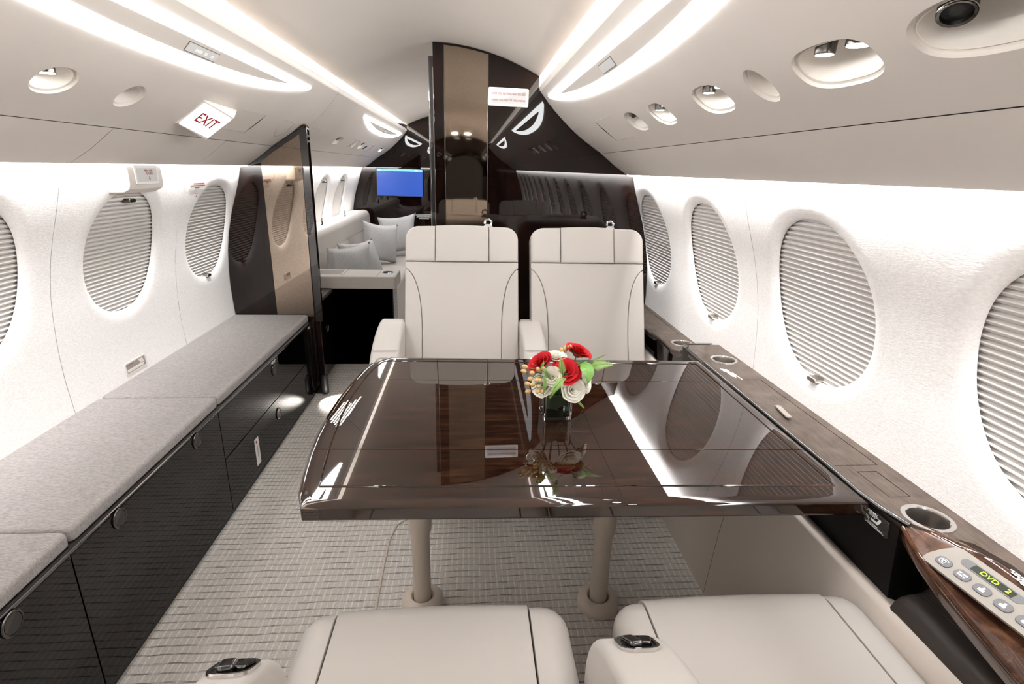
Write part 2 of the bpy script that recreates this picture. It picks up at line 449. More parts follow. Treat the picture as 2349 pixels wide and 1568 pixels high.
def side_wall(side, centres, pitch, splits, yend, name, label, joints={}):
    root = tag(empty(name), label, kind='structure')
    mb = MB(); edges = []
    for i, yc in enumerate(centres):
        y1 = joints.get(i - 1, centres[i - 1] - pitch / 2) if i else yend
        y0 = joints.get(i, yc - pitch / 2) if i < len(centres) - 1 else YR
        g1 = .0008 if (i and splits(i - 1)) else 0; g0 = .0008 if splits(i) else 0
        wall_cell(mb, side, yc, y0 + g0, y1 - g1)
        if splits(i) or i == len(centres) - 1:
            mb.build('wall_panel', M['wall'], root, merge=True, sharp=60); mb = MB()
            if splits(i):
                g = MB(); zs = [0, .15, .35, .53, .7, .89, 1.0, 1.1, 1.235, 1.33, 1.40]
                g.add([(side * (wallx(z) + .004), y0 + d, z) for z in zs for d in (-.006, .006)], [(2 * q, 2 * q + 1, 2 * q + 3, 2 * q + 2) for q in range(len(zs) - 1)])
                g.build('panel_joint', M['wjoint'], root)
    return root
wall_right = side_wall(1, WIN_R, PITCH, lambda i: i % 2 == 1 and i < 9, 3.4, 'wall_right', 'white textured fabric side wall with oval windows above the wood side ledge', {1: 1.755})
wall_left = side_wall(-1, WIN_L, .7225, lambda i: i < len(WIN_L) - 1 and i > 2, YF, 'wall_left', 'white textured fabric side wall with oval windows above the grey bench', {4: 2.62, 5: 1.835})

# windows: pleated blinds set back in the openings ------------------
PLEAT = .0155
def slat_mesh(side, L=.50):
    mb = MB()
    mb.add([(side * .0095, -L / 2, PLEAT / 2), (side * .0095, L / 2, PLEAT / 2), (0, L / 2, .001), (0, -L / 2, .001), (0, L / 2, -.001), (0, -L / 2, -.001), (side * .009, L / 2, -PLEAT / 2), (side * .009, -L / 2, -PLEAT / 2)],
           [(0, 1, 2, 3), (3, 2, 4, 5), (5, 4, 6, 7)])
    return mb
slat_data = {}
for sd in (-1, 1):
    o = slat_mesh(sd).build('slat', M['blind'], sharp=20); slat_data[sd] = o.data; bpy.data.objects.remove(o)
def handle_mb(side, yc, z, x):
    mb = MB(); o = rrect(-.021, -.0075, .021, .0075, .007, 4)
    mb.slab(o, .030, .003, 0, frame((x, yc, z), (0, side * -1, 0), (0, 0, 1), (-side, 0, 0)), 3); return mb
wn = 0
def window(side, yc, where, handle_low=True, slats=True):
    global wn; wn += 1
    root = tag(empty('window_%d' % wn, (side * (wallx(WIN_Z) + .05), yc, WIN_Z)), 'oval cabin window with closed %s, ' % ('beige folded curtain' if slats == 'folds' else 'pleated blind') + where, kind='structure')
    zs = [.770 + PLEAT * (k + .5) for k in range(32)]
    if slats == 'folds':
        zf = [.77 + .05 * q for q in range(11)]
        for q in range(15):
            y = yc + (q - 7) * .032; mb = MB()
            mb.add([(side * (wallx(z) + .032 - d), y + e, z) for z in zf for e, d in ((-.016, 0), (-.006, .010), (.006, .010), (.016, 0))], [(4 * r + c, 4 * r + c + 1, 4 * r + c + 5, 4 * r + c + 4) for r in range(10) for c in range(3)])
            mb.build('curtain_fold', M['blind'], root, sharp=60)
    elif slats:
        for z in zs:
            o = bpy.data.objects.new('slat', slat_data[side]); COL.objects.link(o)
            o.location = (side * (wallx(z) + .021), yc, z); attach(o, root)
    else:
        mb = MB()
        for z in zs: mb.add(*((lambda q: (q.v, q.f))(slat_mesh(side))), Matrix.Translation((side * (wallx(z) + .021), yc, z)))
        tag(mb.build('blind', M['blind'], root, sharp=20), kind='stuff')
    bk = MB(); q = [.75, .95, 1.1, 1.2, 1.29]
    bk.add([(side * (wallx(z) + .040), yc + d, z) for z in q for d in (-.27, .27)], [(2 * i, 2 * i + 1, 2 * i + 3, 2 * i + 2) for i in range(4)])
    bk.build('blind_backing', M['blind'], root)
    gl = MB(); gl.add([(side * (wallx(z) + .08), yc + d, z) for z in q for d in (-.27, .27)], [(2 * i, 2 * i + 1, 2 * i + 3, 2 * i + 2) for i in range(4)])
    gl.build('pane', M['glass'], root)
    if handle_low:
        r = MB(); z0 = .803
        r.add([(side * (wallx(z) + .026), yc + d, z) for z in (.76, z0) for d in (-.2, .2)] + [(side * (wallx(z) + .036), yc + d, z) for z in (.76, z0) for d in (-.2, .2)], [(0, 1, 3, 2), (2, 3, 7, 6), (4, 6, 7, 5)])
        r.build('bottom_rail', M['rail'], root); zz = .793
    else: zz = 1.222
    handle_mb(side, yc, zz, side * (wallx(zz) + .026)).build('handle', M['gunmetal' if not handle_low else 'steel'], root)
    return root
for i, yc in enumerate(WIN_R):
    window(1, yc, ['beside the right-hand far seat and glossy bulkhead', 'right wall, second from the bulkhead, beyond the far cup holders', 'right wall, third from the bulkhead, above the middle of the side ledge', 'right wall, nearest and cut by the frame'][i] if i < 4 else 'right wall, behind the viewpoint', True, i < 4)
for i, yc in enumerate(WIN_L):
    k = round((yc - 2.952) / .7225)
    w = {0: 'left wall, beside the dark partition, handle at the bottom', -1: 'left wall, below the pull-handle cover, handle at the top', -2: 'left wall, nearest and cut by the frame', 3: 'left wall over the sofa, nearer of the two', 4: 'left wall over the sofa, farther of the two'}.get(k, 'left wall, hidden from view')
    window(-1, yc, w, k not in (-1, 3, 4), 'folds' if k in (3, 4) else k in (0, -1, -2))

# ceiling ------------------------------------------------------------
ceiling = tag(empty('ceiling'), 'cream vaulted ceiling with sloping overhead panels and light coves', kind='structure')
vt = MB(); xs = [-.70, -.58] + [-.54 + .09 * k for k in range(13)] + [.58, .70]
zz = [1.842 if abs(x) > .55 else vaultz(x) for x in xs]
vt.add([(x, y, z) for y in (YR, YF) for x, z in zip(xs, zz)], [(i, i + 1, i + 1 + len(xs), i + len(xs)) for i in range(len(xs) - 1)])
vt.build('vault', M['vault'], ceiling, sharp=30)

def surf(name, side, y0, y1, holes=(), mat=None, s0=0.0, s1=None, h=0.0, parent=None, outline=None, thick=0.0):
    """piece of the overhead panel, as a developed (s, Y) area with holes"""
    s1 = OHLEN if s1 is None else s1
    outline = outline or [(s0, y0), (s1, y0), (s1, y1), (s0, y1)]
    lo, hi = min(p[0] for p in outline), max(p[0] for p in outline); a, b = min(p[1] for p in outline), max(p[1] for p in outline)
    ex = [((s, a - .01), (s, b + .01)) for s in [lo + (hi - lo) * k / 12 for k in range(1, 12)]] if (hi - lo) > .2 else []
    V2, F = cdt(outline, holes, ex)
    mb = MB(); mb.add([ohp(p.x, p.y, side, h) for p in V2], F)
    if thick:
        for loop in [outline, *holes]:
            n = len(loop); mb.add([ohp(p[0], p[1], side, h) for p in loop] + [ohp(p[0], p[1], side, h - thick) for p in loop], [(i, (i + 1) % n, (i + 1) % n + n, i + n) for i in range(n)])
    return mb.build(name, mat or M['vinyl'], parent or ceiling, sharp=30, merge=True)

# recess openings: (side, Y centre, half length, exponent, kind)
REC = [(1, .625, .125, 2.6), (1, .911, .097, 2.7), (1, 1.137, .040, 2.0), (1, 1.364, .084, 2.6), (1, 1.725, .076, 2.5), (1, 1.993, .073, 2.5),
       (-1, 1.437, .064, 2.1), (-1, 1.725, .052, 2.0), (-1, 4.22, .085, 2.4), (-1, 4.85, .045, 2.0), (-1, 5.12, .085, 2.4), (-1, 6.2, .085, 2.4)]
def rec_outline(r, g=0.0): return sellipse(.309, r[1], .047 + g, r[2] + g, r[3], 44)
HATCH = {1: [[(.25, 2.20), (.379, 2.20), (.379, 2.46), (.25, 2.46)]],
         -1: [[(.25, 2.41), (.38, 2.41), (.38, 2.67), (.25, 2.67)], [(.25, 4.45), (.38, 4.45), (.38, 4.72), (.25, 4.72)], [(.265, 5.42), (.375, 5.42), (.375, 5.62), (.265, 5.62)]]}
SPK = lambda yc, f: [(.25, yc - .09 * f), (.255, yc + .09 * f)] + [(.255 + .118 * math.sin(t), yc + .09 * f * math.cos(t) + .05 * f * math.sin(t)) for t in [.5 + 2.2 * k / 8 for k in range(9)]]
SPEAK = {1: [SPK(2.88, 1)], -1: [SPK(3.0, 1), SPK(3.50, -1)]}
def shrink(poly, d):
    cx = sum(p[0] for p in poly) / len(poly); cy = sum(p[1] for p in poly) / len(poly)
    return [(p[0] + (cx - p[0]) / max(1e-6, math.hypot(p[0] - cx, p[1] - cy)) * d, p[1] + (cy - p[1]) / max(1e-6, math.hypot(p[0] - cx, p[1] - cy)) * d) for p in poly]
GAPW = .0022
for side, parts in ((1, [(YR, 2.998)]), (1, [(3.06, YF)]), (-1, [(YR, 3.338), (3.341, YF)])):
    for (a, b) in parts:
        holes = [rec_outline(r) for r in REC if r[0] == side and a < r[1] < b]
        loose = [h for h in HATCH[side] + SPEAK[side] if a < sum(p[1] for p in h) / len(h) < b]
        surf('overhead_panel', side, a, b, holes + loose)
        for h in loose:
            lo = MB(); lo.add([ohp(p[0], p[1], side, -.004) for p in [(min(q[0] for q in h) - .01, min(q[1] for q in h) - .01), (max(q[0] for q in h) + .01, min(q[1] for q in h) - .01), (max(q[0] for q in h) + .01, max(q[1] for q in h) + .01), (min(q[0] for q in h) - .01, max(q[1] for q in h) + .01)]], [(0, 1, 2, 3)])
            lo.build('panel_joint', M['joint'], ceiling)
            surf('speaker_cover' if h in SPEAK[side] else 'access_panel', side, 0, 0, outline=shrink(h, GAPW), mat=M['vinyl'], thick=.003)
        # cove lip along the top edge and dark joint under the bottom edge
        lip = MB(); q = [(.548, 1.754), (.543, 1.762), (.541, 1.775), (.546, 1.784), (.556, 1.786), (.563, 1.778), (.70, 1.778), (.70, 1.842)]
        lip.add([(side * x, y, z) for y in (a, b) for x, z in q], [(i, i + 1, i + 1 + len(q), i + len(q)) for i in range(len(q) - 1)])
        lip.build('cove_lip', M['lip'], ceiling)
for side in (-1, 1):
    cuts = [YR, -1.2, 1.83, 2.62, YF] if side == -1 else [YR, YF]
    for a, b in zip(cuts[:-1], cuts[1:]):
        v = MB(); q = [(.8905, 1.4605)] + VAL[1:] + [(1.040, 1.356), (1.042, 1.362), (1.02, 1.395), (1.02, 1.47)]
        v.add([(side * x, y + d, z) for y, d in ((a, .0012), (b, -.0012)) for x, z in q], [(i, i + 1, i + 1 + len(q), i + len(q)) for i in range(len(q) - 1)])
        v.build('valance_panel', M['vinyl'], ceiling, sharp=30)
    j = MB(); j.add([(side * x, y, z) for y in (YR, YF) for x, z in ((.875, 1.478), (.91, 1.456), (.985, 1.41), (1.02, 1.40))], [(0, 1, 5, 4), (1, 2, 6, 5), (2, 3, 7, 6)])
    j.build('panel_joint', M['joint'], ceiling)

# bulkheads ----------------------------------------------------------
def section(x_in, side, steps=14, shrinkx=.002, vault_to=None):
    """outline (x, z) of the right or left half from the floor up to the vault, ending at x = x_in"""
    pts = [(wallx(z) - shrinkx, z) for z in [0, .15, .35, .53, .69, .8, .89, 1.0, 1.1, 1.2, 1.28, 1.345]]
    pts += [(1.035, 1.356), (.966, 1.400)] + [(spline(OHX, s), spline(OHZ, s) - .002) for s in [OHLEN * k / 8 for k in range(8, -1, -1)]]
    pts += [(.541, 1.762), (.541, 1.784)]
    vx = [.541 + (x_in - .541) * k / steps for k in range(steps + 1)]
    pts += [(x, vaultz(x) - .002) for x in vx]
    return [(side * x, z) for x, z in pts]
bh = MB()
sec_r = section(.0, 1)
bh.slab(sec_r + [(0, 0)], .05, .003, 0, frame((0, 3.05, 0), (1, 0, 0), (0, 0, 1), (0, -1, 0)), 2)
wall_front = tag(bh.build('wall_front', M['bulk'], sharp=20), 'glossy dark veneer bulkhead behind the two far seats', kind='structure')
mr = MB(); mp = [(.056, .02), (.277, .02), (.277, vaultz(.277) - .012), (.21, vaultz(.21) - .012), (.13, vaultz(.13) - .012), (.056, vaultz(.056) - .012)]
mr.slab(mp, .0025, .001, 0, frame((0, 3.0, 0), (1, 0, 0), (0, 0, 1), (0, -1, 0)), 2)
mr.build('mirror_panel', M['mirror'], wall_front)
for x in (.054, .279):
    e = MB(); e.box((x - .0016, 2.9955, .02), (x + .0016, 3.0, vaultz(x) - .012)); e.build('mirror_edge', M['gunmetal'], wall_front)
dr = MB(); dr.slab([(-.028, .005), (.40, .005), (.40, 1.87), (.30, 1.89), (.15, 1.905), (-.028, 1.912)], .032, .006, .006, frame((0, 3.098, 0), (1, 0, 0), (0, 0, 1), (0, -1, 0)), 3)
door = tag(dr.build('door_1', M['black']), 'dark glossy sliding door parked behind the bulkhead, leading edge showing', kind='structure')
e = MB(); e.box((-.030, 3.066, .3), (-.027, 3.07, 1.70)); e.box((-.002, 3.0, .1), (.0005, 3.004, 1.85)); e.build('edge_strip', M['chrome'], door)
# placard on the bulkhead
pl = empty('placard', (.383, 2.997, 1.72), 'white screwed placard with red lettering on the dark bulkhead', 'sign')
fr = frame((.383, 2.9995, 1.722), (1, 0, -.02), (.02, 0, 1), (0, -1, 0))
b = MB(); b.slab(rrect(-.104, -.044, .104, .044, .008), .005, .002, 0, fr, 3); b.build('backing', M['white'], pl)
b = MB(); b.slab(rrect(-.092, -.031, .092, .031, .003), .0006, 0, 0, fr @ Matrix.Translation((0, 0, .005))); b.build('text_plate', M['palegrey'], pl)
for sx_ in (-.078, -.025, .024, .077):
    for sz_ in (-.038, .038):
        b = MB(); b.lathe([(.0026, 0), (.0026, .0012), (.001, .0016)], fr @ Matrix.Translation((sx_, sz_, .005)), 10); b.build('screw', M['steel'], pl)
text('lettering', 'DOOR MUST BE OPENED AND SECURED', .172, fr @ Matrix.Translation((0, .015, .0058)), M['red'], pl, height=.0105)
text('lettering', 'DURING TAXI, TAKE OFF AND LANDING', .172, fr @ Matrix.Translation((0, -.015, .0058)), M['red'], pl, height=.0105)

# dark partition on the left --------------------------------------------
pa = MB()
po = [(-wallx(z) + .002, z) for z in [0.0, .15, .35, .53, .69, .8, .89, 1.0, 1.1, 1.2, 1.28, 1.345]] + [(-1.035, 1.354), (-.966, 1.399), (-.889, 1.458), (-.80, 1.515), (-.712, 1.577), (-.702, 1.575), (-.698, 1.565), (-.706, .56), (-.715, .5), (-.715, 0)]
pa.slab(po, .05, .004, .004, frame((0, 3.24, 0), (1, 0, 0), (0, 0, 1), (0, -1, 0)), 3)
part = tag(pa.build('wall_partition', M['bulk'], sharp=20), 'dark veneer half partition with a bronze mirror strip at the end of the bench', kind='structure')
mr = MB(); mr.slab([(-.962, .50), (-.748, .50), (-.738, 1.528), (-.80, 1.487), (-.889, 1.430), (-.958, 1.376)], .0025, .001, 0, frame((0, 3.19, 0), (1, 0, 0), (0, 0, 1), (0, -1, 0)), 2)
mr.build('mirror_panel', M['mirror'], part)
e = MB(); e.box((-.738, 3.183, .47), (-.699, 3.19, 1.556)); e.add([(-.962, 3.187, 1.372), (-.889, 3.187, 1.428), (-.80, 3.187, 1.485), (-.738, 3.187, 1.526), (-.702, 3.187, 1.573), (-.80, 3.187, 1.512), (-.889, 3.187, 1.456), (-1.03, 3.187, 1.352)], [(0, 1, 6, 7), (1, 2, 5, 6), (2, 3, 4, 5)]); e.build('frame', M['black'], part)
e = MB(); e.lathe([(.022, .01), (.024, .03), (.022, .10), (.012, .125)], Matrix.Translation((-.722, 3.185, 0)), 16); e.build('foot_trim', M['black_matte'], part)

# far and rear ends ------------------------------------------------------
fb = MB(); full = section(0, -1) + [(x, z) for x, z in reversed(section(0, 1))][1:]
fb.slab(full, .05, 0, 0, frame((0, YF, 0), (1, 0, 0), (0, 0, 1), (0, -1, 0)))
far = tag(fb.build('wall_far', M['bulk'], sharp=20), 'glossy dark bulkhead at the far end of the lounge behind the sofa', kind='structure')
rb = MB(); rb.slab(full, .05, 0, 0, frame((0, YR, 0), (1, 0, 0), (0, 0, 1), (0, -1, 0)))
rear = tag(rb.build('wall_rear', M['bulk'], sharp=20), 'dark bulkhead behind the viewpoint with an arched doorway', kind='structure')
d2 = MB(); d2.slab([(-.30, 0), (.42, 0), (.42, 1.35)] + [(.06 + .36 * math.cos(t), 1.35 + .25 * math.sin(t)) for t in [PI * k / 12 for k in range(1, 12)]] + [(-.30, 1.35)], .02, .01, 0, frame((0, YR + .052, 0), (1, 0, 0), (0, 0, 1), (0, 1, 0)), 3)
d2.build('door_panel', M['black_matte'], rear)

# ------------------------------------------------------------------ overhead lights and fittings
def crescent(side, yc, label, half=1.15, sign=True):
    mid = ohp(.10, yc, side)
    root = empty('ceiling_light', mid, label, 'ceiling light', 'crescent ceiling lights')
    S0 = .042
    out = [(S0, yc - half * .985), (S0, yc + half * .985)] + [(.05 + .105 * (1 - abs(t) ** 2.5), yc + half * t) for t in [.97 - 1.94 * k / 28 for k in range(29)]]
    h2 = half * .72
    inn = [(.068, yc - h2), (.068, yc + h2)] + [(.074 + .042 * (1 - abs(t) ** 2.2), yc + h2 * t) for t in [.985 - 1.97 * k / 22 for k in range(23)]]
    surf('diffuser', side, 0, 0, [inn], M['led'], outline=out, h=.0035, thick=.006, parent=root)
    surf('centre_panel', side, 0, 0, (), M['vinyl'], outline=inn, h=.0030, thick=.003, parent=root)
    if sign:
        y0, y1 = (yc - .0, yc + .19) if side == -1 else (yc - .03, yc + .125)
        w = .032
        s0 = .078
        surf('sign_frame', side, 0, 0, (), M['joint'], outline=[(s0, y0), (s0 + w, y0), (s0 + w, y1), (s0, y1)], h=.0042, thick=.002, parent=root)
        fc = surf('sign_face', side, 0, 0, (), M['palegrey'], outline=[(s0 + .0025, y0 + .0025), (s0 + w - .0025, y0 + .0025), (s0 + w - .0025, y1 - .0025), (s0 + .0025, y1 - .0025)], h=.0050, thick=.002, parent=root)
        if side == -1:
            for (c, wd) in ((.05, .042), (.105, .018), (.145, .018)):
                a = ohp(s0 + .012, y0 + c, side, .0052); a2 = ohp(s0 + .022, y0 + c + wd, side, .0052)
                b = ohp(s0 + .012, y0 + c + wd, side, .0052); c2 = ohp(s0 + .022, y0 + c, side, .0052); MB().add([a, b, a2, c2], [(0, 1, 2, 3)]).build('sign_symbol', M['print'], root)
    return root
crescent(-1, 1.75, 'large crescent ceiling light on the left overhead panel, framing a grey sign strip')
crescent(1, 1.75, 'large crescent ceiling light on the right overhead panel, above the ledge windows')
crescent(-1, 5.36, 'small distant crescent ceiling light over the lounge sofa beyond the partition', 1.13)
crescent(1, -1.55, 'crescent ceiling light behind the viewpoint on the right', 1.0, False)
crescent(-1, -1.55, 'crescent ceiling light behind the viewpoint on the left', 1.0, False)
crescent(1, 5.36, 'crescent ceiling light over the lounge on the right, hidden by the bulkhead', 1.13, False)

def recess(r, name, label, lamps=()):
    """cup behind an opening in the overhead panel; lamps: (s, Y, depth, kind)"""
    side, yc = r[0], r[1]
    root = empty(name, ohp(.309, yc, side), label, 'air vent' if name == 'air_vent' else 'speaker' if name == 'ceiling_speaker' else 'reading light')
    o = rec_outline(r); n = len(o); mb = MB(); rings = []
    D = min(.055, r[2] * .9)
    for g, d in ((.0006, .0), (.0, -.0012), (-.0006, -.007), (-.0045, -.0085), (-.006, -.0072), (-.0078, -.0082), (-.0085, -.013)): rings.append((g, d, 1.0))
    for k in range(1, 7):
        a = PI / 2 * k / 6; rings.append((-.0085, -.013 - D * math.sin(a), max(.02, math.cos(a) ** .7)))
    vs = []; fs = []
    for g, d, sc in rings:
        q = rec_outline(r, g); vs += [ohp(.309 + (p[0] - .309) * sc + (1 - sc) * -.008, yc + (p[1] - yc) * sc, side, d) for p in q]
    for i in range(len(rings) - 1): fs += [(i * n + k, i * n + (k + 1) % n, (i + 1) * n + (k + 1) % n, (i + 1) * n + k) for k in range(n)]
    fs.append(tuple((len(rings) - 1) * n + k for k in range(n)))
    mb.add(vs, fs); mb.build('recess', M['recess'], root, sharp=50)
    if name == 'ceiling_speaker':
        sl = MB(); sl.add([ohp(.285 + .02 * math.cos(t), yc + r[2] * .5 * math.sin(t), side, -.040) for t in [2 * PI * k / 20 for k in range(20)]], [tuple(range(20))]); sl.build('slot', M['slot'], root)
    for (s, y, dep, kind) in lamps:
        p = ohp(s, y, side, -dep)
        if kind == 'lamp':
            b = MB(); b.lathe([(.012, .055), (.019, .05), (.019, .022), (.0165, .018), (.0155, 0), (.0145, -.003), (.0125, -.003)], Matrix.Translation(p), 24); b.build('lamp_barrel', M['gunmetal'], root)
            b = MB(); b.lathe([(.0135, -.0035), (.0135, -.001)], Matrix.Translation(p), 24); b.build('lens', M['lens'], root); spot_light(p, SPOT_P)
        elif kind == 'disc':
            b = MB(); b.lathe([(.0175, 0), (.0175, .03), (.0145, 0)], Matrix.Translation(p), 24, False, False); b.build('lamp_ring', M['gunmetal'], root)
            b = MB(); b.lathe([(.0155, -.001), (.0155, .002)], Matrix.Translation(p), 24); b.build('lens', M['lens'], root); spot_light(p, SPOT_P)
        elif kind == 'nozzle':
            w_ = Vector((.30 * side, .42, .86)).normalized(); u_ = w_.orthogonal().normalized(); t = frame(p, u_, w_.cross(u_), w_)
            b = MB(); b.lathe([(.03, .06), (.034, .045), (.024, .038), (.020, .02), (.0205, 0), (.0195, -.002), (.0165, -.001), (.014, .012)], t, 28); b.build('nozzle', M['gunmetal'], root)
            b = MB(); b.lathe([(.0205, -.0012), (.021, 0), (.0195, .001), (.018, -.001)], t, 28, False, False); b.build('nozzle_rim', M['chrome'], root)
            b = MB(); b.lathe([(.0165, .004), (.008, .004), (.007, .010), (.002, .010)], t, 24); b.build('nozzle_core', M['black_matte'], root)
        elif kind == 'unlit':
            t = Matrix.Translation(p) @ Matrix.Rotation(-.5, 4, 'Y')
            b = MB(); b.lathe([(.009, .05), (.013, .045), (.013, .012), (.015, .01), (.0145, 0), (.010, -.001)], t, 20); b.build('lamp_barrel', M['black_matte'], root)
            b = MB(); b.box((-.018, -.004, .01), (-.012, .004, .03), t); b.build('latch', M['chrome'], root)
    return root
recess(REC[0], 'air_vent', 'black gasper nozzle in the nearest right overhead recess, cut by the frame', [(.293, .682, .012, 'nozzle'), (.292, .575, .022, 'unlit')])
recess(REC[1], 'reading_light', 'largest right overhead recess with one lit barrel lamp and a lit round lens', [(.290, .930, .014, 'lamp'), (.297, .860, .016, 'disc')])
recess(REC[2], 'ceiling_speaker', 'empty oval recess on the right overhead panel between two reading lights')
recess(REC[3], 'reading_light', 'right overhead reading light just beyond the empty oval recess', [(.294, 1.385, .016, 'lamp'), (.296, 1.325, .020, 'disc')])
recess(REC[4], 'reading_light', 'smaller right overhead reading light next to the unlit black vent', [(.300, 1.750, .016, 'lamp'), (.300, 1.700, .022, 'disc')])
recess(REC[5], 'air_vent', 'small right overhead recess with an unlit black nozzle, farthest of the row', [(.300, 2.01, .018, 'unlit')])
recess(REC[6], 'reading_light', 'round left overhead recess with a lit disc lamp, above the near window', [(.305, 1.425, .016, 'disc')])
recess(REC[7], 'ceiling_speaker', 'empty round recess on the left overhead panel beside the EXIT sign')
recess(REC[8], 'reading_light', 'far left reading light just beyond the partition', [(.312, 4.26, .016, 'unlit')])
recess(REC[9], 'ceiling_speaker', 'narrow empty recess over the lounge sofa')
recess(REC[10], 'reading_light', 'far left reading light beside the dark switch over the sofa', [(.305, 5.18, .014, 'unlit'), (.31, 5.08, .018, 'disc')])
recess(REC[11], 'reading_light', 'farthest left reading light, lit, by the lounge bulkhead', [(.318, 6.25, .012, 'lamp')])
sw = empty('switch', ohp(.322, 5.31, -1), 'tiny dark switch on the overhead panel over the sofa', 'switch')
surf('rocker', -1, 0, 0, (), M['gunmetal'], outline=[(.30, 5.29), (.345, 5.29), (.345, 5.33), (.30, 5.33)], h=.006, thick=.006, parent=sw)
bk = empty('bracket', ohp(.34, 1.17, -1), 'dark handle bracket at the left edge of the overhead panel', 'handle')
b = MB(); t = frame(ohp(.335, 1.19, -1, .0), (0, 1, 0), ohp(.36, 1.2, -1) - ohp(.30, 1.2, -1))
b.slab(rrect(-.09, -.022, .055, .022, .015), .008, .003, 0, t, 3); b.build('escutcheon', M['gunmetal'], bk)
b = MB(); b.slab(rrect(-.07, -.010, .03, .010, .009), .002, 0, 0, t @ Matrix.Translation((0, 0, .0075)), 3); b.build('opening', M['slot'], bk)
# round ceiling spots behind the viewpoint
for x in (-.10, .14):
    t = empty('spotlight', (x, -4.2, vaultz(x) - .004), 'round ceiling spot behind the viewpoint, %s of the pair in the mirror' % ('right' if x < 0 else 'left'), 'spotlight', 'rear ceiling spots')
    b = MB(); b.lathe([(.055, 0), (.055, .01)], Matrix.Translation((x, -4.2, vaultz(x) - .012)), 20); b.build('lens', M['lens'], t)

# EXIT sign: a wedge on the left overhead panel
ex = empty('exit_sign', ohp(.32, 2.2, -1), 'white lit wedge sign reading EXIT in red on the left overhead panel', 'sign')
P = {k: ohp(s, y, -1, h) for k, (s, y, h) in dict(a=(.256, 2.085, .003), b=(.384, 2.085, .003), c=(.384, 2.225, .058), d=(.256, 2.225, .058), e=(.262, 2.37, 0), f=(.384, 2.37, 0), g=(.25, 2.075, -.003), h=(.39, 2.075, -.003)).items()}
w = MB(); w.add([P[k] for k in 'abcdefgh'], [(0, 1, 2, 3), (3, 2, 5, 4), (0, 3, 4, 6), (1, 7, 5, 2), (0, 6, 7, 1)])
w.build('housing', M['lip'], ex, sharp=10)
u = (P['d'] - P['a']).normalized(); vv = (P['a'] - P['b']).normalized(); cen = (P['a'] + P['b'] + P['c'] + P['d']) / 4
fr = frame(cen, u, vv)
if fr.col[2].to_3d().dot(ohp(.32, 2.2, -1, 1) - ohp(.32, 2.2, -1)) < 0: fr = frame(cen, u, vv, -fr.col[2].to_3d())
hw, hh_ = (P['d'] - P['a']).length / 2 - .004, (P['a'] - P['b']).length / 2 - .004
b = MB(); b.slab(rrect(-hw, -hh_, hw, hh_, .008), .003, .001, 0, fr, 2); b.build('face', principled('exit_face', (.8, .8, .8), .4, emit=(1, 1, 1), estr=.35), ex)
b = MB(); b.slab(rrect(-hw * .82, -hh_ * .70, hw * .82, hh_ * .70, .004), .0006, 0, 0, fr @ Matrix.Translation((0, 0, .003))); b.build('text_plate', bpy.data.materials['exit_face'], ex)
text('lettering', 'EXIT', hw * 1.22, fr @ Matrix.Translation((0, .001, .0042)), M['red'], ex, ext=.0003, height=hh_ * .72)

# ------------------------------------------------------------------ wall fittings on the left
def wallframe(side, y, z, off=0.0):
    tz = Vector((side * (wallx(z + .01) - wallx(z - .01)), 0, .02)).normalized()
    u = Vector((0, 1, 0)) if side == -1 else Vector((0, -1, 0))
    wv = u.cross(tz); return frame(Vector((side * wallx(z), y, z)) + wv * off, u, tz, wv)
pc = empty('handle_cover', (-1.05, 2.22, 1.31), 'cream hatch handle cover labelled PULL HERE TO OPEN above the left window', 'cover')
mb = MB(); y0, y1, y2, y3 = 2.085, 2.115, 2.335, 2.375
pr = [(1.385, -1.050, -1.078), (1.335, -1.040, -1.079), (1.285, -1.040, -1.088), (1.268, -1.046, -1.094), (1.257, -1.066, -1.098), (1.250, -1.094, -1.100)]
vs = []
for z, xi, xo in pr: vs += [(xo, y0, z), (xi, y1, z), (xi, y2, z), (xo, y3, z)]
mb.add(vs, [(4 * i + k, 4 * i + k + 1, 4 * i + k + 5, 4 * i + k + 4) for i in range(len(pr) - 1) for k in range(3)]); mb.build('cover_shell', M['lip'], pc, sharp=25)
fr = frame((-1.039, 2.225, 1.318), (0, 1, 0), (.0, 0, 1), (1, 0, 0))
b = MB(); b.slab(rrect(-.075, -.034, .075, .034, .006), .004, .0015, 0, fr, 2); b.build('label_frame', M['white'], pc)
b = MB(); b.slab(rrect(-.066, -.024, .066, .024, .002), .0005, 0, 0, fr @ Matrix.Translation((0, 0, .004))); b.build('label_plate', M['palegrey'], pc)
text('lettering', 'PULL HERE\nTO OPEN', .052, fr @ Matrix.Translation((.012, .009, .0048)), M['red'], pc)
b = MB(); b.add([(.009, -.006, 0), (.013, -.006, 0), (.013, -.013, 0), (.016, -.013, 0), (.011, -.021, 0), (.006, -.013, 0), (.009, -.013, 0)], [tuple(range(7))], fr @ Matrix.Translation((0, 0, .0048))); b.build('arrow', M['red'], pc)
st = empty('wall_label', (-1.09, 2.74, 1.255), 'small red printed notice above the left window next to the partition', 'label')
fr = wallframe(-1, 2.735, 1.262, .0015); b = MB(); b.slab(rrect(-.075, -.019, .075, .017, .002), .0006, 0, 0, fr); b.build('backing', M['white'], st)
text('lettering', 'LIFE RAFT', .026, fr @ Matrix.Translation((0, -.036, .0008)), M['red'], st)
b = text_bars(MB(), fr @ Matrix.Translation((0, .011, .0008)), [(-.045, .06), (-.07, .07), (-.025, .02)], .0095, .0035, random.Random(5)); b.build('small_print', M['red'], st)
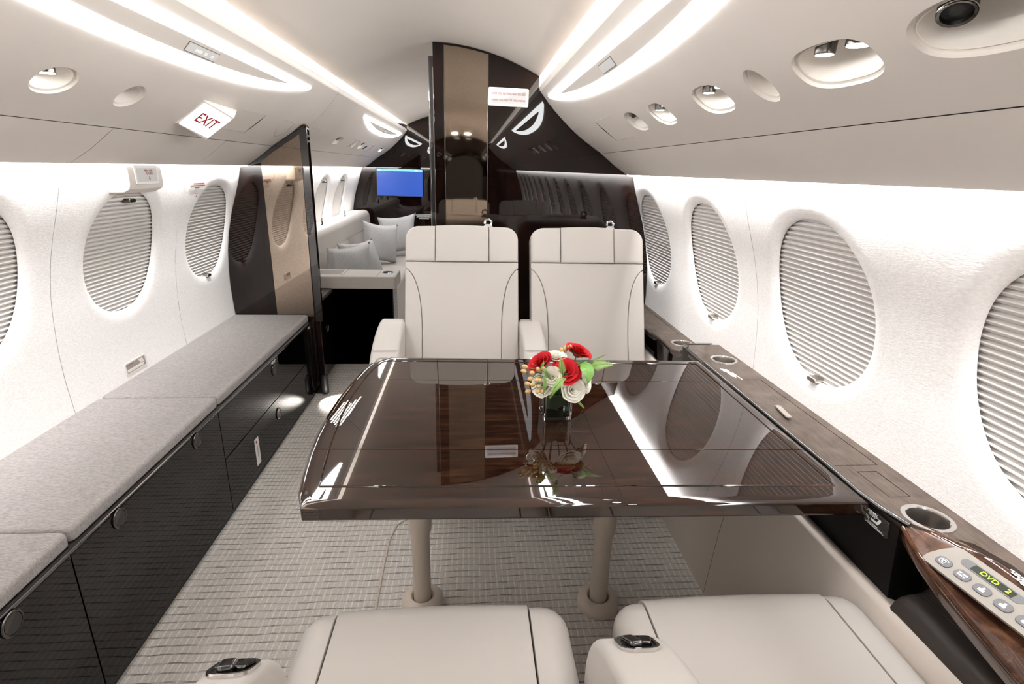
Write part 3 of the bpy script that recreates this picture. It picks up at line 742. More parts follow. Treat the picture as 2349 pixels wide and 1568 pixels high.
b = MB(); b.add([(-.001, -.041, 0), (.001, -.041, 0), (.001, -.049, 0), (.004, -.049, 0), (0, -.057, 0), (-.004, -.049, 0), (-.001, -.049, 0)], [tuple(range(7))], fr @ Matrix.Translation((0, 0, .0008))); b.build('arrow', M['red'], st)
gs = empty('grab_recess', (-1.208, 2.21, .556), 'small recessed pull slot low in the left wall above the bench', 'recess')
mb = MB(); fr = wallframe(-1, 2.212, .556, .002)
o1 = rrect(-.070, -.024, .070, .024, .006); o2 = rrect(-.064, -.019, .064, .019, .004); V2, F = cdt(o1, [o2]); mb.add([(p.x, p.y, .0015) for p in V2], F, fr)
n = len(o1); mb.add([(p[0], p[1], .0015) for p in o1] + [(p[0], p[1], -.004) for p in o1], [(i, (i + 1) % n, (i + 1) % n + n, i + n) for i in range(n)], fr); mb.build('bezel', M['lip'], gs)
mb = MB(); mb.add([(-.064, -.019, .001), (.064, -.019, .001), (.064, .019, .001), (-.064, .019, .001)], [(0, 1, 2, 3)], fr); mb.build('slot_back', principled('slot_grey', (.30, .27, .25), .6), gs)
mb = MB(); mb.slab([(-.060, -.016), (.050, -.016), (.050, -.004), (-.060, -.004)], .0016, .0006, 0, fr, 2); mb.add([(.03, -.002, .0016), (.056, -.002, .0016), (.048, .016, .0016), (.02, .016, .0016)], [(0, 1, 2, 3)], fr); mb.build('pull_bar', M['lip'], gs)
mb = text_bars(MB(), fr @ Matrix.Translation((0, .013, .0016)), [(-.06, -.012)], .01, .006, random.Random(2)); mb.build('small_print', M['ink'], gs)

# ------------------------------------------------------------------ right side ledge
def plate(mb, outline, holes, z0, z1):
    V2, F = cdt(outline, holes); mb.add([(p.x, p.y, z1) for p in V2], F)
    for loop in [outline, *holes]:
        n = len(loop); mb.add([(x, y, z1) for x, y in loop] + [(x, y, z0) for x, y in loop], [(i, (i + 1) % n, (i + 1) % n + n, i + n) for i in range(n)])
ZL, ZF = .700, .633
sl = tag(empty('side_ledge', (1.14, 1.4, 0)), 'brown veneer side ledge with cup holders and lids along the right wall', 'ledge')
XI = 1.068
wx = lambda z: wallx(z) + .001
def rect_hole(x0, y0, x1, y1): return [(x0, y0), (x1, y0), (x1, y1), (x0, y1)]
CUPS = [(1.137, .880, .043, ZL, 'nearest'), (1.149, 1.852, .045, ZL, 'middle'), (1.150, 2.262, .043, ZF, 'farthest')]
mb = MB()
mid_out = [(wx(ZL), .50), (wx(ZL), 2.035), (1.085, 2.035), (1.068, 1.99), (XI, 1.96), (XI, 1.06), (1.066, .98), (1.072, .93), (1.090, .862), (1.125, .825), (1.165, .80), (1.182, .74), (1.186, .50)]
circ = lambda c, r, n=36: [(c[0] + r * math.cos(2 * PI * k / n), c[1] + r * math.sin(2 * PI * k / n)) for k in range(n)]
lid1 = (1.076, 1.090, 1.188, 1.652); lid2 = (1.113, .957, 1.164, 1.063)
plate(mb, mid_out, [circ(CUPS[0], CUPS[0][2]), circ(CUPS[1], CUPS[1][2]), rect_hole(*lid1), rect_hole(*lid2)], ZL - .035, ZL)
far_out = [(wx(ZF), 2.19), (wx(ZF), 3.0), (1.05, 3.0), (1.064, 2.45), (1.085, 2.36), (1.085, 2.19)]
lid3 = (1.070, 2.40, 1.192, 2.98)
plate(mb, far_out, [circ(CUPS[2], CUPS[2][2]), rect_hole(*lid3)], ZF - .03, ZF)
# ramp between the two heights, hollow curve
rp = []; N = 10
for k in range(N + 1):
    u = k / N; y = 2.035 + .155 * u; z = ZL - (ZL - ZF) * (1 - (1 - u) ** 2.0); rp.append((y, z))
xi0, xi1 = 1.085, 1.085
mb.add([p for y, z in rp for p in ((xi0, y, z), (wx(z), y, z), (xi0, y, z - .03))], [(3 * i, 3 * i + 1, 3 * i + 4, 3 * i + 3) for i in range(N)] + [(3 * i, 3 * i + 2, 3 * i + 5, 3 * i + 3) for i in range(N)])
mb.build('ledge_top', M['ledge'], sl, sharp=30)
for q, z in ((lid1, ZL), (lid2, ZL), (lid3, ZF)):
    MB().box((q[0] - .004, q[1] - .004, z - .02), (q[2] + .004, q[3] + .004, z - .012)).build('lid_recess', M['slot'], sl)
    G = .0022
    lid = MB().slab(rect_hole(q[0] + G * (.3 if q is lid1 else 1), q[1] + G, q[2] - G, q[3] - G), .0145, .001, 0, Matrix.Translation((0, 0, z - .0145)), 2).build('lid', M['ledge'], sl, sharp=30)
    if q is lid1:
        t = frame((1.112, 1.382, ZL), (-.12, -1, 0), (1, -.12, 0))
        MB().slab(rrect(-.043, -.0085, .043, .0085, .008), .004, .0015, 0, t @ Matrix.Translation((0, 0, .0055)), 2).build('latch', M['steel'], lid)
        MB().slab(rrect(-.034, -.006, .034, .006, .006), .006, 0, 0, t, 2).build('latch_stem', M['gunmetal'], lid)
    if q is lid2:
        pass
for (cx, cy, r, z, nm) in CUPS:
    t = Matrix.Translation((cx, cy, z))
    cup = MB().lathe([(r - .005, .001), (r - .006, -.004), (r - .007, -.030), (r - .008, -.075), (r - .02, -.078), (.001, -.078)], t, 40, False, True).build('cup_holder', M['steel'], sl, sharp=50)
    MB().lathe([(r + .005, .0), (r + .0045, .0022), (r + .001, .0030), (r - .004, .0024), (r - .0055, .0005)], t, 40, False, False).build('cup_rim', M['chrome'], cup)
# glossy rolled inner edge and dark face below it
ed = MB(); pth = [(XI, 2.0, ZL - .006), (XI, 1.96, ZL - .006), (XI, 1.06, ZL - .006), (1.066, .98, ZL - .006), (1.072, .93, ZL - .006), (1.088, .866, ZL - .006)]
ed.tube(pth, .0062, 10); ed.build('ledge_edge', M['black'], sl)
ed = MB(); ed.tube([(1.052, 2.99, ZF - .006), (1.064, 2.45, ZF - .006), (1.085, 2.36, ZF - .006), (1.085, 2.19, ZF - .006), (1.085, 2.10, ZF + .012)], .006, 8); ed.build('ledge_edge', M['ledge'], sl)
fc = MB(); fx = lambda z: 1.0655 + (ZL - z) * .10
fc.add([(fx(z), y, z) for y in (.866, 2.05) for z in (ZL - .011, .60, .50)] + [(1.155, y, z) for y in (.20, .866) for z in (.66, .60, .50)], [(0, 1, 4, 3), (1, 2, 5, 4), (6, 7, 10, 9), (7, 8, 11, 10), (9, 10, 1, 0), (10, 11, 2, 1)])
fc.build('ledge_face', principled('pocket_black', (.006, .005, .005), .35, spec=.15), sl)
fc = MB(); fc.add([(1.088, y, z) for y in (2.03, 3.0) for z in (ZF - .004, .45)], [(0, 1, 3, 2)]); fc.build('ledge_face', M['bulk'], sl)
fc = MB(); fc.slab(rrect(2.22, .47, 2.40, .615, [.0, .0, .02, .02]), .012, .004, 0, frame((1.088, 0, 0), (0, 1, 0), (0, 0, 1), (-1, 0, 0)), 3); fc.build('pocket_door', M['bulk'], sl)
# stuff printed on the ledge
fr = frame((1.096, 1.705, ZL + .0003), (.06, -1, 0), (1, .06, 0))
text_bars(MB(), fr, [(-.055, -.02), (-.05, .03), (-.045, .035), (-.045, .025), (-.01, .055)], -.0058, .0042, random.Random(4)).build('small_print', M['print'], sl)
pd = empty('placard', (1.078, .94, .665), 'small black seat-diagram placard with white print below the near cup holder', 'label')
fr = frame((fx(.664) - .0015, .922, .664), (0, -1, .0), (-.10, 0, 1)) @ Matrix.Diagonal((.72, .72, 1, 1))
b = MB().slab(rrect(-.052, -.030, .046, .026, .008), .001, .0005, 0, fr, 2).build('backing', M['black'], pd)
f2 = fr @ Matrix.Translation((0, 0, .0012))
text_bars(MB(), f2 @ Matrix.Translation((-.02, .019, 0)), [(-.02, .018), (-.026, .022), (-.014, .026), (-.016, .012)], .0045, .0022, random.Random(8)).build('small_print', M['print'], pd)
text_bars(MB(), f2 @ Matrix.Translation((-.03, -.004, 0)), [(-.018, .0), (-.016, .0), (-.012, .0)], .0045, .0022, random.Random(9)).build('small_print', M['print'], pd)
text_bars(MB(), f2 @ Matrix.Translation((-.005, -.019, 0)), [(-.03, .01), (-.034, .03), (-.04, .036)], .0038, .0020, random.Random(10)).build('small_print', M['print'], pd)
b = MB(); b.add([(-.026, -.004, 0), (-.026, -.011, 0), (.004, -.011, 0), (.016, .008, 0), (.013, .014, 0), (.008, .012, 0), (.0, -.002, 0)], [tuple(range(7))], f2); b.build('seat_pictogram', M['print'], pd)

# near console with the control panel: curved burl shell stepping down from the ledge
cn = tag(empty('armrest_console', (1.1, .66, .6)), 'burl veneer armrest console with sloping nickel control panel, nearest right', 'console')
Ys = [.868, .84, .80, .74, .672, .61, .56, .50, .40, .28]
inner = [(1.076, .688), (1.068, .682), (1.058, .674), (1.046, .666), (1.036, .658), (1.028, .652), (1.022, .648), (1.018, .645), (1.014, .642), (1.012, .64)]
outer = [(1.100, .699), (1.118, .701), (1.140, .701), (1.160, .700), (1.166, .699), (1.170, .699), (1.172, .699), (1.174, .699), (1.176, .699), (1.178, .699)]
mb = MB(); vs = []; NU = 12
for y, (xa, za), (xb, zb) in zip(Ys, inner, outer):
    row = [(xa + .004, y, za - .030), (xa - .001, y, za - .012), (xa, y, za - .003), (xa + .006, y, za + .001)]
    dish = .012 * min(1, (.868 - y) / .15)
    for k in range(1, NU):
        u = k / NU; row.append((xa + (xb - xa) * u, y, za + (zb - za) * u - dish * math.sin(PI * min(1, u * 1.08)) * (1 if u < .5 else .8)))
    row += [(xb - .004, y, zb + .003), (xb + .002, y, zb + .002), (xb + .012, y, ZL - .004)]
    vs += row; nr = len(row)
mb.add(vs, [(i * nr + k, i * nr + k + 1, (i + 1) * nr + k + 1, (i + 1) * nr + k) for i in range(len(Ys) - 1) for k in range(nr - 1)])
mb.build('console_shell', M['burl'], cn, sharp=60)
ed = MB(); ed.tube([(x - .001, y, z + .0015) for y, (x, z) in zip(Ys, inner)], .0045, 8); ed.build('console_edge', M['burl'], cn)
# control panel plate: plane through three points on the shell
pA = Vector((1.126, .805, .694)); pU = Vector((.052, -.50, .0)).normalized()
pV = Vector((-1, -.10, -.40)); pV = (pV - pU * pV.dot(pU)).normalized(); pW = pU.cross(pV)
if pW.z < 0: pW = -pW
fp = frame(pA + pW * .006, pU, -pV, pW)                               # u towards the viewer, v up the slope, origin at the far upper corner
pn = MB(); pn.slab([(.008, -.072), (.42, -.072), (.42, 0), (.024, 0), (.014, -.004), (.004, -.030), (.000, -.055), (.002, -.067)], .005, .0015, 0, fp, 2)
panel = pn.build('control_panel', M['plate'], cn)
F5 = fp @ Matrix.Translation((0, 0, .005))
b = MB().slab(rrect(.040, -.031, .148, -.012, .0095), .0008, .0003, 0, F5, 2).build('display_bezel', M['grey'], panel)
b = MB().slab(rrect(.060, -.0285, .132, -.0145, .001), .0006, 0, 0, F5 @ Matrix.Translation((0, 0, .0008))).build('display', M['displaydark'], panel)
F6 = F5 @ Matrix.Translation((0, 0, .0016))
text('display_text', 'DVD', .030, F6 @ Matrix.Translation((.090, -.0215, 0)), M['segments'], panel, height=.0085)
text('display_text', '2', .0065, F6 @ Matrix.Translation((.122, -.0215, 0)), M['segments'], panel, height=.0085)
for i in range(9):
    u = .030 + .036 * i
    b = MB().slab(rrect(u - .0135, -.060, u + .0135, -.040, .0085), .0022, .001, .0, F5, 3); bt = b.build('button', M['grey'], panel)
    k = F5 @ Matrix.Translation((u, -.050, .0024))
    if i == 0:
        b = MB(); b.lathe([(.0040, 0), (.0040, .0002)], k, 20); b.build('symbol', M['print'], bt); MB().lathe([(.002, 0.0002), (.002, .0004)], k, 16).build('symbol_centre', M['black_matte'], bt)
        b = MB(); b.tube([(.0078 * math.cos(t), .0062 * math.sin(t), 0) for t in [PI * (.15 + 1.5 * q / 16) for q in range(17)]], .0006, 5, mtx=k); b.build('symbol_ring', M['print'], bt)
    elif i == 1:
        text_bars(MB(), k @ Matrix.Translation((0, .002, 0)), [(-.008, .008), (-.007, .007)], .005, .003, random.Random(i)).build('small_print', M['print'], bt)
    else:
        b = MB(); b.add([(-.005, -.005, 0), (.005, -.005, 0), (.005, .0, 0), (.002, .001, 0), (.0025, .005, 0), (-.001, .006, 0), (-.002, .001, 0), (-.005, 0, 0)], [tuple(range(8))], k); b.build('symbol', M['print'], bt)
for u0 in (.162, .262):
    b = MB().slab(rrect(u0, -.031, u0 + .085, -.012, .0095), .0022, .001, 0, F5, 3); bt = b.build('rocker_button', M['grey'], panel)
    text_bars(MB(), F5 @ Matrix.Translation((u0 + .042, -.019, .0024)), [(-.016, .014), (-.012, .012)], .006, .0035, random.Random(2)).build('small_print', M['print'], bt)
text_bars(MB(), frame((1.163, .705, .7045), (.05, -1, 0), (1, .05, .12)), [(-.02, .11), (-.015, .115), (-.0, .10), (.01, .12)], .0048, .0034, random.Random(12)).build('small_print', M['print'], cn)
# padded dark leather armrest in the recess beside the near seat
ap = tag(empty('armrest_pad', (1.08, .6, .55)), 'dark brown leather armrest pad in the recess beside the near right seat', 'armrest')
mb = MB(); prof = [(1.070, .500), (1.066, .522), (1.068, .545), (1.078, .556), (1.092, .560), (1.110, .562), (1.125, .566), (1.14, .58), (1.15, .595)]
ys = [.838, .832, .82, .80, .6, .2]; dz = [-.03, -.010, -.002, 0, 0, 0]
mb.add([(x, y, z + d) for y, d in zip(ys, dz) for x, z in prof], [(i * 9 + k, i * 9 + k + 1, (i + 1) * 9 + k + 1, (i + 1) * 9 + k) for i in range(5) for k in range(8)])
mb.build('pad', M['leather_dark'], ap, sharp=60)
sm = MB().tube([(1.111, .815, .5622), (1.111, .2, .5622)], .0011, 5).build('seam', M['slot'], ap)

# far control panel on the ramp
fpn = tag(empty('control_panel', (1.14, 2.11, .66)), 'small nickel control panel with green display on the ramp beyond the middle cup holder', 'control panel')
t = frame((1.090, 2.060, .694), (1, 0, 0), (0, .92, -.40)); t = t @ Matrix.Translation((0, 0, .001))
MB().slab(rrect(.004, .0, .112, .060, .006), .003, .001, 0, t, 2).build('plate', M['plate'], fpn)
T2 = t @ Matrix.Translation((0, 0, .003))
for i in range(5): MB().slab(rrect(.014 + .019 * i, .038, .027 + .019 * i, .052, .003), .001, 0, 0, T2).build('button', M['black_matte'], fpn)
MB().slab(rrect(.012, .012, .040, .026, .002), .001, 0, 0, T2).build('display', M['segments'], fpn)
for u in (.052, .078): MB().slab(rrect(u, .012, u + .018, .026, .002), .001, 0, 0, T2).build('button', M['black_matte'], fpn)
MB().box((.01, -.012, 0), (.10, -.009, .001), T2).build('slot', M['slot'], fpn)

# leather lower side panel
tr = tag(empty('trim_2', (1.03, 1.2, 0)), 'taupe leather lower side panel between the carpet and the right ledge', kind='structure')
LP = [(.985, 0), (.992, .10), (1.004, .25), (1.022, .38), (1.044, .46), (1.058, .497), (1.064, .510), (1.070, .516), (1.078, .514), (1.10, .506)]
for a, b in ((-1.5, 1.4285), (1.4305, 3.0)):
    mb = MB(); yy = [a + (b - a) * k / 6 for k in range(7)]
    mb.add([(x, y, z) for y in yy for x, z in LP], [(i * 10 + k, i * 10 + k + 1, (i + 1) * 10 + k + 1, (i + 1) * 10 + k) for i in range(6) for k in range(9)])
    mb.build('side_panel', M['leather_side'], tr, sharp=60)
MB().add([(x + .004, y, z) for y in (1.42, 1.44) for x, z in LP], [(k, k + 1, k + 11, k + 10) for k in range(9)]).build('panel_joint', M['slot'], tr)

# ------------------------------------------------------------------ conference table
tb = tag(empty('table', (.43, 1.41, 0), None), 'glossy dark veneer conference table with folding leaves and a bowed left edge', 'table')
ZT = .700
NLc, NRc, FRc = (-.160, .972), (1.057, .944), (1.057, 1.853)
left = [(-.168, 1.84), (-.183, 1.77), (-.199, 1.668), (-.213, 1.53), (-.217, 1.40), (-.214, 1.28), (-.206, 1.19), (-.194, 1.10), (-.182, 1.03)]
outl = [NLc, NRc, FRc, (-.105, 1.904)] + left
def clip(poly, ya, yb):                                             # keep the part between two seam lines (y rises towards the left like the outline)
    def cut(P, f):
        out = []; fl = []
        for i in range(len(P)):
            p, q = P[i], P[(i + 1) % len(P)]; fp_, fq = f(p), f(q)
            if fp_ >= 0: out.append(p)
            if (fp_ >= 0) != (fq >= 0):
                k = fp_ / (fp_ - fq); out.append((p[0] + (q[0] - p[0]) * k, p[1] + (q[1] - p[1]) * k))
        return out
    SL = .033
    if ya is not None: poly = cut(poly, lambda p: p[1] + SL * (p[0] - .45) - ya)
    if yb is not None: poly = cut(poly, lambda p: yb - p[1] - SL * (p[0] - .45))
    f = []
    for i in range(len(poly)):
        p, q = poly[i], poly[(i + 1) % len(poly)]; m_ = [(r[1] + SL * (r[0] - .45)) for r in (p, q)]
        s_ = any(y is not None and all(abs(v - y) < 1e-6 for v in m_) for y in (ya, yb))
        f.append(.03 if s_ else 1.0)
    return poly, f
Y1, Y2 = 1.190, 1.652
for ya, yb in ((None, Y1 - .001), (Y1 + .001, Y2 - .001), (Y2 + .001, None)):
    pl_, er = clip(outl, ya, yb)
    MB().slab(pl_, .038, .008, .008, Matrix.Translation((0, 0, ZT - .038)), 8, er, rth=.026).build('leaf', M['table'], tb, sharp=25)
INL = [(-.140, 1.045), (-.152, 1.13), (-.164, 1.25), (-.172, 1.40), (-.172, 1.53), (-.161, 1.668), (-.147, 1.77), (-.128, 1.835), (-.112, 1.850), (1.020, 1.806), (1.018, 1.007)]
MB().tube([(x, y, ZT - .0012) for x, y in INL], .0034, 8, True).build('inlay_line', M['table'], tb)
for nm, x, y in (('left', .032, 1.432), ('right', .610, 1.402)):
    t = Matrix.Translation((x, y, 0))
    leg = MB().lathe([(.0285, .012), (.0285, .285), (.034, .288), (.036, .300), (.036, .655)], t, 32).build('leg', M['cream_plastic'], tb, sharp=30)
    MB().lathe([(.068, 0), (.069, .012), (.066, .026), (.056, .036), (.040, .040), (.034, .036), (.031, .020)], t, 40, True, False).build('base', M['cream_plastic'], leg, sharp=50)
MB().box((.0, 1.36, .64), (.66, 1.46, .662)).build('frame', M['black_matte'], tb)
fr = frame((-.178, 1.43, ZT - .0006), (-.10, -1, 0), (1, -.10, 0))
text_bars(MB(), fr @ Matrix.Translation((0, -.012, .001)), [(-.105, .09), (-.08, .10), (-.055, .09), (-.06, .075), (-.075, .075), (-.06, .06)][::-1], -.0072, .0048, random.Random(6)).build('small_print', M['print'], tb)
text_bars(MB(), frame((-.152, 1.43, ZT + .0003), (-.08, -1, 0), (1, -.08, 0)), [(-.035, .035)], .01, .0042, random.Random(1)).build('small_print', M['print'], tb)

# ------------------------------------------------------------------ club seats
def bez(p0, p1, p2, n=8): return [tuple((1 - t) ** 2 * a + 2 * t * (1 - t) * b + t * t * c for a, b, c in zip(p0, p1, p2)) for t in [k / n for k in range(n + 1)]]
def club_seat(label, group, w=.535, arm_side=-1, arm_w=.105, tray=True, belt=None, arm_off=.3, arm_y=0.0, arm_z=0.0, lean=(-.245, .632)):
    """seat facing +y; origin on the floor under the fold of cushion and backrest"""
    root = empty('club_seat', (0, 0, 0), label, 'seat', group)
    h = w / 2; G = .0007
    MB().slab(rrect(-h + .05, -.20, h - .05, .40, .04), .10, .01, 0, Matrix.Translation((0, 0, 0)), 3).build('pedestal', M['leather_side'], root)
    MB().slab(rrect(-h + .015, -.10, h - .015, .47, .03), .26, .02, .02, Matrix.Translation((0, 0, .10)), 3).build('base', M['leather'], root)
    # cushion: centre piece between two side strips
    xs = [-h, -h + .068, h - .082, h]; fy = .500
    MB().slab(rrect(-h + .03, -.05, h - .03, fy - .03, .02), .12, 0, 0, Matrix.Translation((0, 0, .35))).build('seat_core', M['slot'], root)
    for i, nm in enumerate(('side_cushion', 'seat_cushion', 'side_cushion')):
        x0, x1 = xs[i] + (G if i else 0), xs[i + 1] - (G if i < 2 else 0)
        if i == 0: po = rrect(x0, -.06, x1, fy - .012, [0, 0, 0, .056]); er = [1] * len(po)
        elif i == 2: po = rrect(x0, -.06, x1, fy - .012, [0, 0, .056, 0]); er = [1] * len(po)
        else: po = [(x0, -.06), (x1, -.06), (x1, fy - .004)] + [(x1 + (x0 - x1) * k / 8, fy - .004 + .006 * math.sin(PI * k / 8)) for k in range(1, 8)] + [(x0, fy - .004)]; er = [1] * len(po)
        n = len(po)
        for k in range(n):
            a, b = po[k], po[(k + 1) % n]
            if abs(a[0] - b[0]) < 1e-6 and ((i == 0 and abs(a[0] - x1) < 1e-6) or (i == 2 and abs(a[0] - x0) < 1e-6) or i == 1): er[k] = .035
            if a[1] < -.05 and b[1] < -.05: er[k] = .035
        MB().slab(po, .150, .045, .01, Matrix.Translation((0, 0, .35)), 8, er, rth=.05).build(nm, M['leather'], root, sharp=60)
    # backrest, leaning away
    L = math.hypot(*lean); v = Vector((0, *lean)).normalized(); F = frame((0, .005, .47), (1, 0, 0), v)
    if F.col[2].y < 0: F = frame((0, .005, .47), (1, 0, 0), v, -F.col[2].to_3d())
    FB = F @ Matrix.Translation((0, 0, -.085))
    T = L; rr = .062
    sh = [(-h + .004, -.06), (h - .004, -.06)] + rrect(-h + .002, .1, h - .002, T, [0, 0, rr, rr], 8)[1:-1]
    MB().slab(sh, .083, .012, .03, FB, 5).build('backrest_shell', M['leather'], root, sharp=60)
    MB().slab([(-h + .012, -.05), (h - .012, -.05), (h - .012, T - .06), (-h + .012, T - .06)], .012, 0, 0, F @ Matrix.Translation((0, 0, -.003))).build('backrest_core', M['slot'], root)
    HB = .500; R1 = .008
    xa, xb = -h + .265 * w, -h + .735 * w
    lft = bez((-h + .002, .470), (-h + .082, .42), (-h + .083, .16), 10) + [(-h + .083, -.05)]
    cen = [(-h + .002, HB - G)] + [(-h + .002, .470 + G * 2)] + [(x + G, y) for x, y in lft[1:]] + [(-x - G, y) for x, y in reversed(lft[1:])] + [(h - .002, .470 + G * 2), (h - .002, HB - G)]
    MB().slab(cen, .026, .006, 0, F, 4).build('back_panel', M['leather'], root, sharp=60)
    for sgn in (-1, 1):
        b_ = [(sgn * -(-h + .002) * 1 if False else (x if sgn < 0 else -x), y) for x, y in [(-h + .002, -.05)] + [(-h + .002, .466)] + [(x - G, y) for x, y in lft[1:]]]
        MB().slab(b_, .030, R1, 0, F, 4).build('side_bolster', M['leather'], root, sharp=60)
    ctop = [(xb - G, T - .006)] + [(xb + (xa - xb) * k / 6, T - .006 + .005 * math.sin(PI * k / 6)) for k in range(1, 6)] + [(xa + G, T - .006)]
    MB().slab([(xa + G, HB + G), (xb - G, HB + G)] + ctop, .034, .007, 0, F, 4).build('headrest', M['leather'], root, sharp=60)
    sidep = [(-h + .002, HB + G), (xa - G, HB + G), (xa - G, T - .006)] + [(-h + .002 + rr - rr * math.sin(a), T - .008 - rr + rr * math.cos(a)) for a in [PI / 2 * k / 8 for k in range(9)]]
    MB().slab(sidep, .034, .012, 0, F, 5).build('headrest_wing', M['leather'], root, sharp=60)
    MB().slab([(-x, y) for x, y in sidep], .034, .012, 0, F, 5).build('headrest_wing', M['leather'], root, sharp=60)
    for sgn in (-1, 1):                                              # piping around the front edge
        pp = [(sgn * x, y, .029) for x, y in [(-h + .006, -.04), (-h + .006, .3), (-h + .006, HB)] + [(-h + .006 + rr - rr * math.sin(a), T - .012 - rr + rr * math.cos(a)) for a in [PI / 2 * (8 - k) / 8 for k in range(9)]][::1]]
    # armrest on one side
    ax = arm_side * arm_off
    pr = [(-.09, .46), (-.09, .680), (-.03, .682)] + bez((-.03, .682), (.17, .665), (.275, .578), 8)[1:] + bez((.275, .578), (.335, .525), (.330, .43), 6)[1:] + [(.310, .40), (.20, .385), (-.05, .385)]
    pr = [(a + arm_y, b + arm_z) for a, b in pr]
    A = Matrix(((0, 0, 1, ax - arm_w / 2), (1, 0, 0, 0), (0, 1, 0, 0), (0, 0, 0, 1)))
    arm = MB().slab(pr, arm_w, .016, .016, A, 5).build('armrest', M['leather'], root, sharp=60)
    if not arm_z: MB().tube([(ax + d, .215 + arm_y, .622 + arm_z) for d in (-arm_w / 2 + .004, arm_w / 2 - .004)], .0012, 5).build('seam', M['slot'], arm)
    if tray:
        ty, tz = (.238 + arm_y, .605 + arm_z) if arm_z else (.272, .580); sl_ = Vector((0, .845, -.535)).normalized(); TF = frame((ax, ty, tz), (1, 0, 0), sl_)
        if TF.col[2].z < 0: TF = frame((ax, ty, tz), (1, 0, 0), sl_, -TF.col[2].to_3d())
        TF = TF @ Matrix.Translation((0, 0, .0005))
        o1, o2 = rrect(-.033, -.036, .033, .036, .022), rrect(-.028, -.031, .028, .031, .018)
        V2, Fc = cdt(o1, [o2]); n = len(o1); mb = MB(); mb.add([(p.x, p.y, .003) for p in V2], Fc, TF)
        mb.add([(p[0], p[1], .003) for p in o1] + [(p[0], p[1], -.006) for p in o1], [(k, (k + 1) % n, (k + 1) % n + n, k + n) for k in range(n)], TF); mb.add([(p[0], p[1], .003) for p in o2] + [(p[0], p[1], -.004) for p in o2], [(k, (k + 1) % n, (k + 1) % n + n, k + n) for k in range(n)], TF)
        bz = mb.build('chrome_bezel', M['chrome'], arm)
        MB().slab(o2, .002, 0, 0, TF @ Matrix.Translation((0, 0, -.003))).build('tray', M['black_matte'], bz)
        MB().slab(rrect(-.021, -.023, .003, .020, .007), .012, .004, 0, TF @ Matrix.Translation((0, 0, -.002)) @ Matrix.Rotation(.2, 4, 'Z'), 3).build('buckle', M['black'], bz)
        MB().slab(rrect(.004, -.012, .024, .026, .007), .009, .003, 0, TF @ Matrix.Translation((0, 0, -.002)) @ Matrix.Rotation(-.25, 4, 'Z'), 3).build('release_lever', M['gunmetal'], bz)
    if belt is not None:                                             # shoulder belt guide standing on the top of the backrest
        B = F @ Matrix.Translation((belt, T - .01, -.03))
        mb = MB().slab([(-.022, 0), (.022, 0), (.022, .018), (.012, .028), (-.012, .028), (-.022, .018)], .02, .006, .004, B, 3); g_ = mb.build('belt_guide', M['belt'], root)
        mb = MB().tube([(-.014, .024, .01), (-.018, .040, .012), (-.004, .052, .014), (.012, .048, .012), (.016, .030, .01)], .006, 8, mtx=B); mb.build('belt_loop', M['chrome'], g_)
    return root
def place(o, x, y, rz): o.location = (x, y, 0); o.rotation_euler = (0, 0, rz); return o
place(club_seat('near left cream leather seat, only its front cushion and armrest in frame', 'near club seats', .542, -1, .086, True, .12, .292, -.012, .030, (-.36, .575)), .121, .428, 0)
place(club_seat('near right cream leather seat beside the dark armrest pad, cut by the frame', 'near club seats', .552, -1, .118, True, .12, .306, -.005, .035, (-.36, .575)), .765, .428, 0)
place(club_seat('far left cream leather club seat in front of the bronze mirror', 'far club seats', .540, 1, .120, True, -.125, .325), .149, 2.405, PI)
place(club_seat('far right cream leather club seat next to the right wall, facing the table', 'far club seats', .556, 1, .104, True, -.125, .283), .755, 2.405, PI)

# ------------------------------------------------------------------ left bench cabinet and its cushions
cb = tag(empty('bench_cabinet', (-.98, 1.2, 0)), 'long glossy near-black bench cabinet with round pulls along the left wall', 'cabinet')
XF = -.770
MB().box((-1.19, -1.5, .0), (XF - .022, 3.185, .470)).build('carcass', M['cab'], cb)
MB().box((-1.19, -1.5, .452), (XF - .002, 3.185, .474)).build('top_rail', M['black'], cb)
MB().tube([(XF, -1.5, .4715), (XF, 3.18, .4715)], .0022, 6).build('trim_line', M['chrome'], cb)
fr = lambda y0, z0: frame((XF - .018, y0, z0), (0, 1, 0), (0, 0, 1), (1, 0, 0))
def pull(y, z, par):
    t = Matrix(((0, 0, 1, XF + .0005), (1, 0, 0, y), (0, 1, 0, z), (0, 0, 0, 1)))
    ring = MB().lathe([(.0225, 0), (.0285, 0), (.0285, .0025), (.0265, .0042), (.0235, .0035), (.0225, 0)], t, 36, False, False).build('pull_ring', M['gunmetal'], par)
    MB().lathe([(.0225, .0010), (.0225, .0022), (.020, .003)], t, 28).build('pull_cup', M['black_matte'], ring)
    MB().slab([(.0222 * math.cos(a), .0222 * math.sin(a)) for a in [PI * (.08 + .84 * k / 12) for k in range(13)]], .0035, .001, 0, t @ Matrix.Rotation(PI * .22, 4, 'Z'), 2).build('pull_flap', M['gunmetal'], ring)
doors = []
for y0, y1, z0, z1, nm, pulls in ((-1.5, .348, .03, .462, 'door', []), (.352, 1.139, .03, .462, 'door', [(.55, .44), (.96, .44)]), (1.143, 1.931, .03, .462, 'door', [(1.32, .438), (1.758, .438)]),
                                  (1.935, 3.098, .262, .462, 'drawer', [(2.525, .412)]), (1.935, 3.098, .03, .258, 'drawer', [(2.515, .183)])):
    d = MB().slab(rrect(y0, z0, y1, z1, .002, 2), .018, .0012, 0, frame((XF - .018, 0, 0), (0, 1, 0), (0, 0, 1), (1, 0, 0)), 2).build(nm, M['cab'], cb, sharp=30)
    doors.append(d)
    for py, pz in pulls: pull(py, pz, d)
